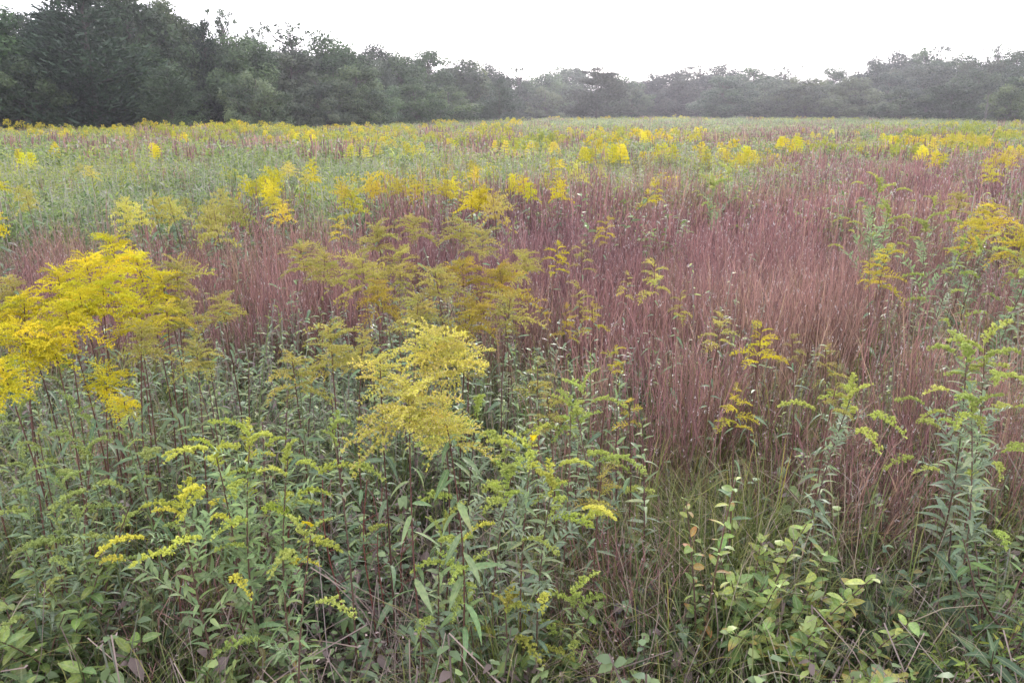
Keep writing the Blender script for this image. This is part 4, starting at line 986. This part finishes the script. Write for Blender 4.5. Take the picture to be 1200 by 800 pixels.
B(1078, 250, 1.08, 'pale green goldenrod right of the tall one above the red grass', 6, .28, 34, LEAFL, leafL=.09, budc=(0.44, 0.48, 0.15, 0), topl=.14)
B(1092, 222, 1.10, 'slim greyish goldenrod spire right of the tall pale green one', 2, .12, 50, LEAFS, leafL=.08)
B(850, 196, 1.08, 'pale lime feathery goldenrod behind the red grass right of centre', 7, .42, 26, LEAFL, leafL=.10, budc=(0.46, 0.52, 0.17, 0), topl=.2, from_s=.3)
B(838, 212, 1.0, 'second pale lime feathery goldenrod behind the red grass', 6, .36, 24, LEAFL, leafL=.10, budc=(0.46, 0.52, 0.17, 0), topl=.2, from_s=.3)
B(1110, 286, 1.0, 'green goldenrod below the orange ones at the right edge, left part', 5, .2, 50, LEAFS, leafL=.09)
B(1150, 282, 1.0, 'green goldenrod below the orange ones at the right edge, middle part', 5, .2, 54, LEAFG, leafL=.09)
B(1185, 300, 1.0, 'green goldenrod below the orange ones at the right edge, right part', 5, .2, 54, LEAFG, leafL=.09)
LP = [(20, 446, .9), (62, 430, .92), (100, 462, .86), (35, 500, .82), (75, 520, .8), (120, 515, .8), (5, 545, .78), (50, 575, .72), (150, 500, .84), (12, 480, .85), (90, 600, .66), (40, 620, .62)]
LW = ['highest at the photo edge', 'just under the yellow mass', 'below the separate yellow head', 'in the thick of the leafy patch', 'in the middle of the leafy patch', 'on the right side of the leafy patch', 'cut by the left photo edge', 'low in the leafy patch', 'near the tiny yellow sprig',
      'between the photo edge and the yellow mass', 'above the oval leaved bush', 'above the bottom left corner bush']
for (u, v, h), wd in zip(LP, LW): B(u, v, h, 'leafy lime tipped goldenrod at the left, ' + wd, 2, .09, 54, rnd.choice([LEAFG, LEAFS, LEAFG]), leafL=.055, budc=(0.38, 0.46, 0.16, 0), topl=.06, stemc=rnd.choice([GRNSTEM, GRNSTEM, BRSTEM]))
MP = [(255, 380, 1.0, 'right of the yellow mass'), (290, 372, 1.0, 'against the left russet grass'), (300, 420, .92, 'in the middle of the leafy tangle'), (340, 345, 1.02, 'under the olive spray with pale arched leaves'), (365, 350, 1.0, 'beside the olive spray with drooping leaves'),
      (275, 440, .9, 'above a dark hollow'), (240, 450, .88, 'over purplish old leaves'), (200, 440, .9, 'below the brownish olive head'), (330, 455, .86, 'right of the dark hollow'), (365, 430, .9, 'under the rounded olive head'), (395, 455, .84, 'left of the central head'), (310, 490, .8, 'behind the bright green shoots'),
      (450, 345, .98, 'below the olive group at its left'), (475, 372, .94, 'behind the top of the central head'), (520, 350, .98, 'in the gap of the olive group'), (590, 372, .94, 'right behind the central head'), (610, 395, .9, 'among silvery leaves'), (570, 410, .88, 'touching the right tip of the central head'),
      (640, 400, .9, 'left of the slim dark stems'), (680, 400, .9, 'in front of the yellow tipped goldenrod'), (700, 420, .86, 'where grey leaves meet the red grass'), (745, 430, .86, 'at the left foot of the red grass'), (600, 440, .86, 'over the grey thatch'), (755, 480, .8, 'at the dark edge of the red grass')]
for k, (u, v, h, wd) in enumerate(MP): B(u, v, h, 'leafy flowerless forb with lance shaped leaves ' + wd, 0, .1, 44, rnd.choice([LEAFG, LEAFS, LEAFG, LEAFD, (.15, .13, .09)]), leafL=rnd.uniform(.052, .075), topl=.02, stemc=rnd.choice([BRSTEM, GRNSTEM, (.10, .05, .05)]), name='leafy_forb')

# ------------------------------------------------------------------ shrubs with broad leaves
YG = [(.25, .36, .10), (.30, .40, .11), (.20, .32, .10), (.32, .38, .10)]
GRN2 = [(.12, .20, .07), (.16, .26, .08)]
DG = [(.07, .12, .06), (.09, .15, .07), (.06, .11, .06)]
def S(u, v, h, label, **k):
    x, y = at_h(u, v, h); k.setdefault('seed', int(u + v)); shrub(x, y, h, label, **k)
S(835, 560, .72, 'young shrub with reddish tipped leaves arching up from the green grass, tallest shoot', stems=2, spread=.10, nleaf=26, cols=YG + [(.34, .22, .07)], leafL=.042, red=.8)
S(885, 610, .56, 'yellow green shrub shoot below the reddish tipped one', stems=5, spread=.15, nleaf=32, cols=YG, leafL=.044, red=.3)
S(925, 665, .46, 'yellow green leafy shrub with narrow oval leaves near the bottom right', stems=8, spread=.22, nleaf=34, cols=YG, leafL=.046, red=.4)
S(975, 725, .36, 'yellowing shrub with orange edged leaves at the bottom, right of centre', stems=8, spread=.25, nleaf=34, cols=YG + [(.38, .38, .10)], leafL=.046, red=.6)
S(1180, 690, .45, 'dark green shrub with large pointed leaves in the bottom right corner', stems=3, spread=.16, nleaf=16, cols=DG, leafL=.10, mesh=LANCE, red=0)
S(1150, 745, .32, 'lime green narrow leaved plant at the bottom of the right corner', stems=6, spread=.14, nleaf=26, cols=[(.20, .30, .05), (.28, .34, .05)], leafL=.045, mesh=LANCE, red=0)
S(1080, 700, .34, 'dusky shrub with broad grey green leaves under the tall pair of goldenrods', stems=4, spread=.20, nleaf=14, cols=DG, leafL=.07, red=0)
S(1020, 660, .36, 'low bramble with dull leaves in the dark gap at the right', stems=4, spread=.2, nleaf=16, cols=DG + [(.20, .18, .06)], leafL=.045, red=.5)
S(745, 690, .34, 'small plant with purplish blue leaves at the foot of the green grass', stems=2, spread=.08, nleaf=10, cols=[(.08, .07, .10), (.10, .09, .13)], leafL=.055, red=0)
S(60, 660, .50, 'bush of oval yellow green leaves in the bottom left corner, upper part', stems=8, spread=.2, nleaf=24, cols=[(.17, .26, .09), (.21, .30, .08)], leafL=.05, red=.1)
S(90, 740, .34, 'bush of oval green leaves in the bottom left corner, lower part', stems=7, spread=.2, nleaf=24, cols=[(.16, .25, .09), (.21, .30, .08)], leafL=.055, red=.1)
S(20, 720, .40, 'dull green bush cut by the left photo edge at the bottom', stems=5, spread=.2, nleaf=20, cols=[(.09, .15, .06), (.12, .18, .07)], leafL=.048, red=.2)
S(80, 600, .60, 'fern like yellow green bush between the leafy patch and the corner bush', stems=5, spread=.16, nleaf=26, cols=[(.16, .22, .05), (.2, .22, .05)], leafL=.040, mesh=LANCE, red=.3)
S(255, 735, .34, 'low green plant with pointed leaves left of the purple stems at the bottom', stems=3, spread=.12, nleaf=16, cols=[(.12, .2, .06)], leafL=.055, mesh=LANCE, red=0)
S(640, 720, .34, 'leafy low plant at the bottom, between the two small budding goldenrods', stems=5, spread=.14, nleaf=20, cols=[(.12, .19, .07), (.17, .25, .07)], leafL=.045, red=.1)
S(480, 740, .32, 'clump of drooping pale lance shaped leaves round the foot of the thick red stems', stems=3, spread=.13, nleaf=16, cols=[(.15, .22, .12), (.19, .26, .16)], leafL=.07, mesh=LANCE, red=0)
S(330, 280, 1.0, 'slim shoot with pale green leaves against the left russet grass', stems=2, spread=.15, nleaf=18, cols=[(.16, .24, .10)], leafL=.06, red=0)
S(1055, 735, .26, 'low green herb with ragged leaves in the bottom right dark gap', stems=5, spread=.15, nleaf=18, cols=DG + [(.12, .2, .07)], leafL=.05, mesh=LANCE, red=0)
S(770, 740, .25, 'low dark herb at the bottom under the green grass tussock', stems=5, spread=.15, nleaf=18, cols=DG, leafL=.045, red=0)
S(690, 225, 1.05, 'pale leafy shoot arching over the red grass near the centre', stems=3, spread=.5, nleaf=20, cols=[(.17, .26, .10)], leafL=.07, red=0)

S(900, 720, .34, 'green leafy plant with broad leaves left of the yellow green shrub', stems=5, spread=.16, nleaf=22, cols=GRN2, leafL=.055, red=0)
S(1110, 725, .30, 'green herb with pointed leaves beneath the tall pair, right of the dark gap', stems=6, spread=.18, nleaf=22, cols=GRN2, leafL=.055, mesh=LANCE, red=0)
S(1010, 700, .34, 'shade green bramble just behind the yellowing shrub', stems=5, spread=.18, nleaf=22, cols=GRN2 + DG, leafL=.05, red=.3)
S(1185, 620, .55, 'green leafy plant by the right photo edge beside the tall pair', stems=4, spread=.15, nleaf=24, cols=GRN2, leafL=.06, mesh=LANCE, red=0)
S(860, 670, .40, 'small green sapling between the grass tussock and the yellow green shrub', stems=3, spread=.12, nleaf=20, cols=GRN2, leafL=.045, red=.2)

# ------------------------------------------------------------------ dry stalks and bare red stems
def stalk(P0, P1, label, r=.0022, col=(.34, .29, .24), name='dry_stalk', cat='dry stalk', twigs=0, sag=.03):
    base = Vector((P0[0], P0[1], float(ground(P0[0], P0[1])) - .01 + (P0[2] if len(P0) > 2 else 0)))
    t = thing(name, label, cat, base); d = Vector(P1) - base
    f = lambda s: d * s + Vector((0, 0, -sag * s * (1 - s) * 4 * -1)) + Vector((.01 * math.sin(s * 7), .01 * math.cos(s * 5) - .01, 0))
    link('stem', stem_mesh(f, r, r * .45), t, color=jit(col))
    for k in range(twigs):
        s = .45 + .5 * k / max(1, twigs); a = rnd.uniform(0, 6.28); L = rnd.uniform(.05, .12); p = f(s)
        g2 = lambda q, p=p, a=a, L=L: p + Vector((math.cos(a) * L * q, math.sin(a) * L * q, L * .6 * q))
        link('twig', stem_mesh(g2, r * .5, r * .25, 4, 4, 'twig'), t, color=jit(col))
def ST(u0, v0, u1, v1, h1, label, **k):
    x0, y0 = at_h(u0, v0, 0.02); x1, y1 = at_h(u1, v1, h1)
    if abs(y1 - y0) > .7: y1 = y0 + .7 * (1 if y1 > y0 else -1); x1, y1, h1 = at_d(u1, v1, y1)
    stalk((x0, y0), (x1, y1, h1), label, **k)
RS = (.17, .055, .045)
ST(412, 790, 376, 560, .62, 'bare dark red stem at the bottom left of the thick central stems', r=.0032, col=RS, name='red_stem', cat='stem', twigs=3)
ST(440, 795, 428, 560, .66, 'bare dark red stem just left of the thick central stems', r=.0030, col=RS, name='red_stem', cat='stem', twigs=3)
ST(452, 800, 446, 570, .62, 'thin red stem with seed remnants between two bare ones in the centre', r=.0026, col=RS, name='red_stem', cat='stem', twigs=4)
ST(1185, 770, 1140, 690, .5, 'dark maroon stem leaning in the bottom right corner', r=.004, col=(.10, .035, .035), name='red_stem', cat='stem')
ST(1112, 760, 1110, 620, .5, 'old dark stem stump below the tall pair of goldenrods, left', r=.005, col=(.06, .04, .035), cat='stem', name='dark_stem')
ST(1128, 755, 1132, 610, .5, 'old dark stem stump below the tall pair of goldenrods, right', r=.005, col=(.06, .04, .035), cat='stem', name='dark_stem')
ST(605, 480, 555, 330, .95, 'long purple stem leaning left below the olive group', r=.0030, col=(.11, .05, .05), name='red_stem', cat='stem', twigs=5)
ST(500, 470, 545, 325, .98, 'purple stem leaning right below the olive group', r=.0028, col=(.11, .05, .05), name='red_stem', cat='stem', twigs=5)
ST(960, 760, 1125, 665, .36, 'long pale brown twig lying across the dark gap at the right', r=.0022, col=(.24, .19, .16), twigs=2)
ST(985, 700, 1085, 590, .45, 'straight straw coloured stalk leaning right in the dark gap', r=.0012, col=(.34, .31, .24))
ST(1190, 660, 1125, 625, .35, 'thin straw stalk lying nearly flat at the right edge', r=.0011, col=(.30, .27, .22))
ST(800, 635, 828, 600, .42, 'curled pale grass stalk at the left foot of the russet grass', r=.0022, col=(.5, .45, .38))
ST(60, 640, 150, 540, .62, 'pale dry stem slanting across the leafy patch at the left', r=.0014, col=(.26, .22, .19))
ST(975, 640, 1010, 565, .5, 'dry seeding sprig with many short twigs in the gap right of the narrow budding plant', r=.0018, col=(.45, .38, .35), twigs=9)
ST(895, 690, 968, 628, .36, 'whitish dry flower sprig reaching right above the yellow green shrub', r=.0018, col=(.48, .42, .40), twigs=10)
ST(330, 700, 420, 600, .45, 'grey dead twig in the thatch left of the central stems', r=.0022, col=(.28, .24, .22), twigs=5)
ST(620, 640, 560, 560, .5, 'grey dead twig in the thatch right of the central stems', r=.0020, col=(.30, .26, .25), twigs=6)
ST(720, 660, 700, 540, .6, 'brown seed stalk between the central budding plant and the grass', r=.0024, col=(.20, .11, .09), twigs=6)
for k in range(34):
    u, v = rnd.uniform(110, 470), rnd.uniform(600, 770)
    ST(u, v + 40, u + rnd.uniform(-25, 25), v - rnd.uniform(60, 130), rnd.uniform(.3, .55), 'short dark red dead stem among the undergrowth at the lower left', r=rnd.uniform(.0018, .003), col=RS, name='red_stem', cat='stem', twigs=2)
for o in bpy.data.objects:
    if o.get('label', '').startswith('short dark red dead stem'): o['group'] = 'short dead stems in the lower left undergrowth'

# ------------------------------------------------------------------ goldenrods farther off: clusters of like plants
CL = [(640, 200, 5, YEL, 38, 'yellow goldenrod of the big bright clump just above the middle'), (655, 186, 3, YEL, 10, 'yellow goldenrod at the top of the big bright clump above the middle'), (608, 200, 3, YEL, 12, 'yellow goldenrod at the left end of the big bright clump above the middle'),
      (545, 208, 5, YEL, 22, 'yellow goldenrod of the clump left of the big bright one'), (505, 204, 5, GOLD, 26, 'dull gold goldenrod of the long row left of the yellow clump'), (455, 204, 4, GOLD, 24, 'dull gold goldenrod at the left end of the long row'),
      (298, 205, 5, YEL, 22, 'deep yellow goldenrod of the clump rising from green herbs at the left'), (326, 196, 3, YEL, 10, 'deep yellow goldenrod right above the left clump'), (275, 222, 3, OLIVE, 16, 'olive goldenrod beside the deep yellow left clump'), (320, 225, 3, GOLD, 12, 'orange goldenrod below the deep yellow left clump'),
      (183, 166, 4, YEL, 12, 'yellow goldenrod of the bright upright clump at the upper left'), (212, 153, 3, YEL, 12, 'yellow goldenrod of the bright clump under the small cedar'), (202, 138, 2, YEL, 4, 'small yellow goldenrod standing out before the small cedar'),
      (68, 166, 2, YEL, 5, 'yellow goldenrod head right of the far left patch'), (25, 172, 3, YEL, 14, 'yellow goldenrod of the patch at the far left'), (2, 212, 1, YEL, 3, 'yellow goldenrod at the left photo edge over green herbs'), (-6, 252, 1, YEL, 3, 'nearer yellow goldenrod at the left photo edge'), (350, 188, 3, LIME, 16, 'greenish goldenrod on the green mound left of the middle'), (362, 184, 2, YEL, 5, 'little yellow goldenrod on the green mound'),
      (310, 148, 3, YEL, 10, 'yellow goldenrod below the lacy crowned tree'), (352, 152, 4, YEL, 16, 'yellow goldenrod below the rounded grey green trees'), (418, 138, 2, YEL, 5, 'tall yellow goldenrod sticking up before the vine draped tree'), (462, 158, 5, GOLD, 24, 'gold goldenrod in the haze above the left green mound'), (430, 170, 4, GOLD, 20, 'gold goldenrod along the back of the left green mound'),
      (486, 166, 4, GOLD, 16, 'orange gold goldenrod right behind the green mound'), (525, 160, 3, YEL, 10, 'yellow goldenrod in front of the left slope trees'), (560, 186, 4, GOLD, 8, 'gold goldenrod standing alone before mauve grass'), (590, 164, 3, GOLD, 10, 'small orange goldenrod left of the mauve patch'), (636, 164, 4, GOLD, 16, 'orange goldenrod around the mauve patch at the centre'),
      (688, 172, 4, YEL, 16, 'yellow goldenrod right of the mauve patch'), (715, 168, 3, YEL, 10, 'yellow goldenrod of the bright row at centre right, left end'), (747, 152, 4, YEL, 8, 'tall yellow goldenrod of the bright row at centre right'), (735, 170, 3, YEL, 10, 'yellow goldenrod of the bright row at centre right, front'), (782, 168, 4, YEL, 16, 'yellow goldenrod of the bright row at centre right, right end'), (790, 150, 2, YEL, 4, 'small yellow goldenrod head above the bright row'),
      (824, 144, 4, YEL, 7, 'orange yellow goldenrod tall against the willowy pale tree'), (835, 172, 5, GOLD, 16, 'gold goldenrod behind the pale lime plants'), (868, 176, 5, GOLD, 20, 'gold goldenrod right of the pale lime plants'), (882, 172, 3, YEL, 8, 'yellow goldenrod at the right of the pale lime plants'),
      (918, 160, 3, YEL, 8, 'yellow goldenrod pair in the mauve grass, left'), (936, 160, 3, YEL, 6, 'yellow goldenrod pair in the mauve grass, right'), (1006, 162, 2, OLIVE, 6, 'dull dark goldenrod head in the mauve grass at right'), (1043, 156, 6, YEL, 9, 'yellow goldenrod of the narrow upright clump at right'), (1068, 150, 2, YEL, 4, 'small yellow goldenrod right of the narrow upright clump'),
      (1078, 168, 3, YEL, 8, 'yellow goldenrod left end of the short row at right'), (1098, 178, 3, YEL, 10, 'yellow goldenrod right end of the short row at right'), (1094, 158, 3, GOLD, 6, 'gold goldenrod above the short row at right'), (1125, 152, 6, GOLD, 18, 'gold goldenrod of the wide far clump at right'), (1150, 158, 4, GOLD, 10, 'gold goldenrod right of the wide far clump'),
      (1160, 186, 2, GOLD, 4, 'single small orange goldenrod in red grass at the right'), (1185, 168, 5, YEL, 16, 'yellow goldenrod of the clump at the far right edge'), (1180, 178, 4, GOLD, 14, 'gold goldenrod in front of the clump at the far right edge'), (960, 150, 4, GOLD, 20, 'faint gold goldenrod before the silvery tree'), (130, 145, 5, GOLD, 30, 'faded goldenrod before the biggest evergreen'), (40, 148, 5, GOLD, 30, 'faded goldenrod before the leftmost tree'), (250, 146, 4, GOLD, 22, 'faded goldenrod before the wispy topped tree'),
      (100, 190, 2, OLIVE, 10, 'brownish goldenrod in the green herbs at the left'), (30, 218, 3, OLIVE, 12, 'brownish goldenrod low in the green herbs at the far left'), (200, 230, 4, OLIVE, 24, 'olive goldenrod at the near edge of the left green herbs'), (150, 232, 3, LIME, 14, 'lime goldenrod at the near edge of the left green herbs'), (240, 235, 3, OLIVE, 12, 'olive goldenrod where green herbs meet russet grass at left'),
      (405, 212, 3, GOLD, 10, 'gold goldenrod right of the left green mound'), (575, 220, 3, OLIVE, 12, 'olive goldenrod between the two bright clumps'), (690, 190, 3, LIME, 14, 'lime goldenrod in pale herbs right of the big bright clump')]
for (u, v, n, c, wd, lab) in CL:
    us = sorted(u + rnd.uniform(-wd, wd) for _ in range(n))
    for k in range(n):
        pos = 'lone' if n == 1 else 'leftmost' if k == 0 else 'rightmost' if k == n - 1 else 'middle' if n == 3 else ('second from left,', 'third from left,', 'fourth from left,', 'fifth from left,')[k - 1]
        uu, vv = us[k], v + (rnd.uniform(0, 5 if v < 180 else 14) if k else 0)
        h = rnd.uniform(1.0, 1.08) if v < 146 else rnd.uniform(.98, 1.08)
        vv = max(vv, 137.5); x, y = at_h(uu, vv, h)
        if y > 40: y = 40 * rnd.uniform(.8, 1); x = (uu - 600) / FPX * y * cp
        hd = .15 if y < 15 else .135
        mid_goldenrod(x, y, h, pos + ' ' + lab, c, hd * rnd.uniform(.7, 1.25), lab.split(' goldenrod')[0] + ' goldenrods ' + lab.split('goldenrod', 1)[1].strip(), far=y > 14)
#PLANTS-END#

# ------------------------------------------------------------------ haze
def haze():
    b = MB(); x0, x1, y0, y1, z0, z1 = -260, 260, -15, 260, -1.2, 24
    V = [(x0, y0, z0), (x1, y0, z0), (x1, y1, z0), (x0, y1, z0), (x0, y0, z1), (x1, y0, z1), (x1, y1, z1), (x0, y1, z1)]
    Q = [(0, 3, 2, 1), (4, 5, 6, 7), (0, 1, 5, 4), (1, 2, 6, 5), (2, 3, 7, 6), (3, 0, 4, 7)]
    b.add(V, Q, .5, .5)
    m, nt = newmat('haze_air')
    pv = nt.nodes.new('ShaderNodeVolumePrincipled'); pv.inputs['Color'].default_value = (.90, .90, 1.0, 1)
    pv.inputs['Anisotropy'].default_value = .62
    pv.inputs['Density'].default_value = HAZE
    out = nt.nodes.new('ShaderNodeOutputMaterial'); nt.links.new(pv.outputs[0], out.inputs['Volume'])
    o = link('haze', b.mesh('haze', m)); o['kind'] = 'stuff'; o['label'] = 'thin pale haze in the air over the meadow'
if HAZE > 0: haze()
print('objects', len(bpy.data.objects))
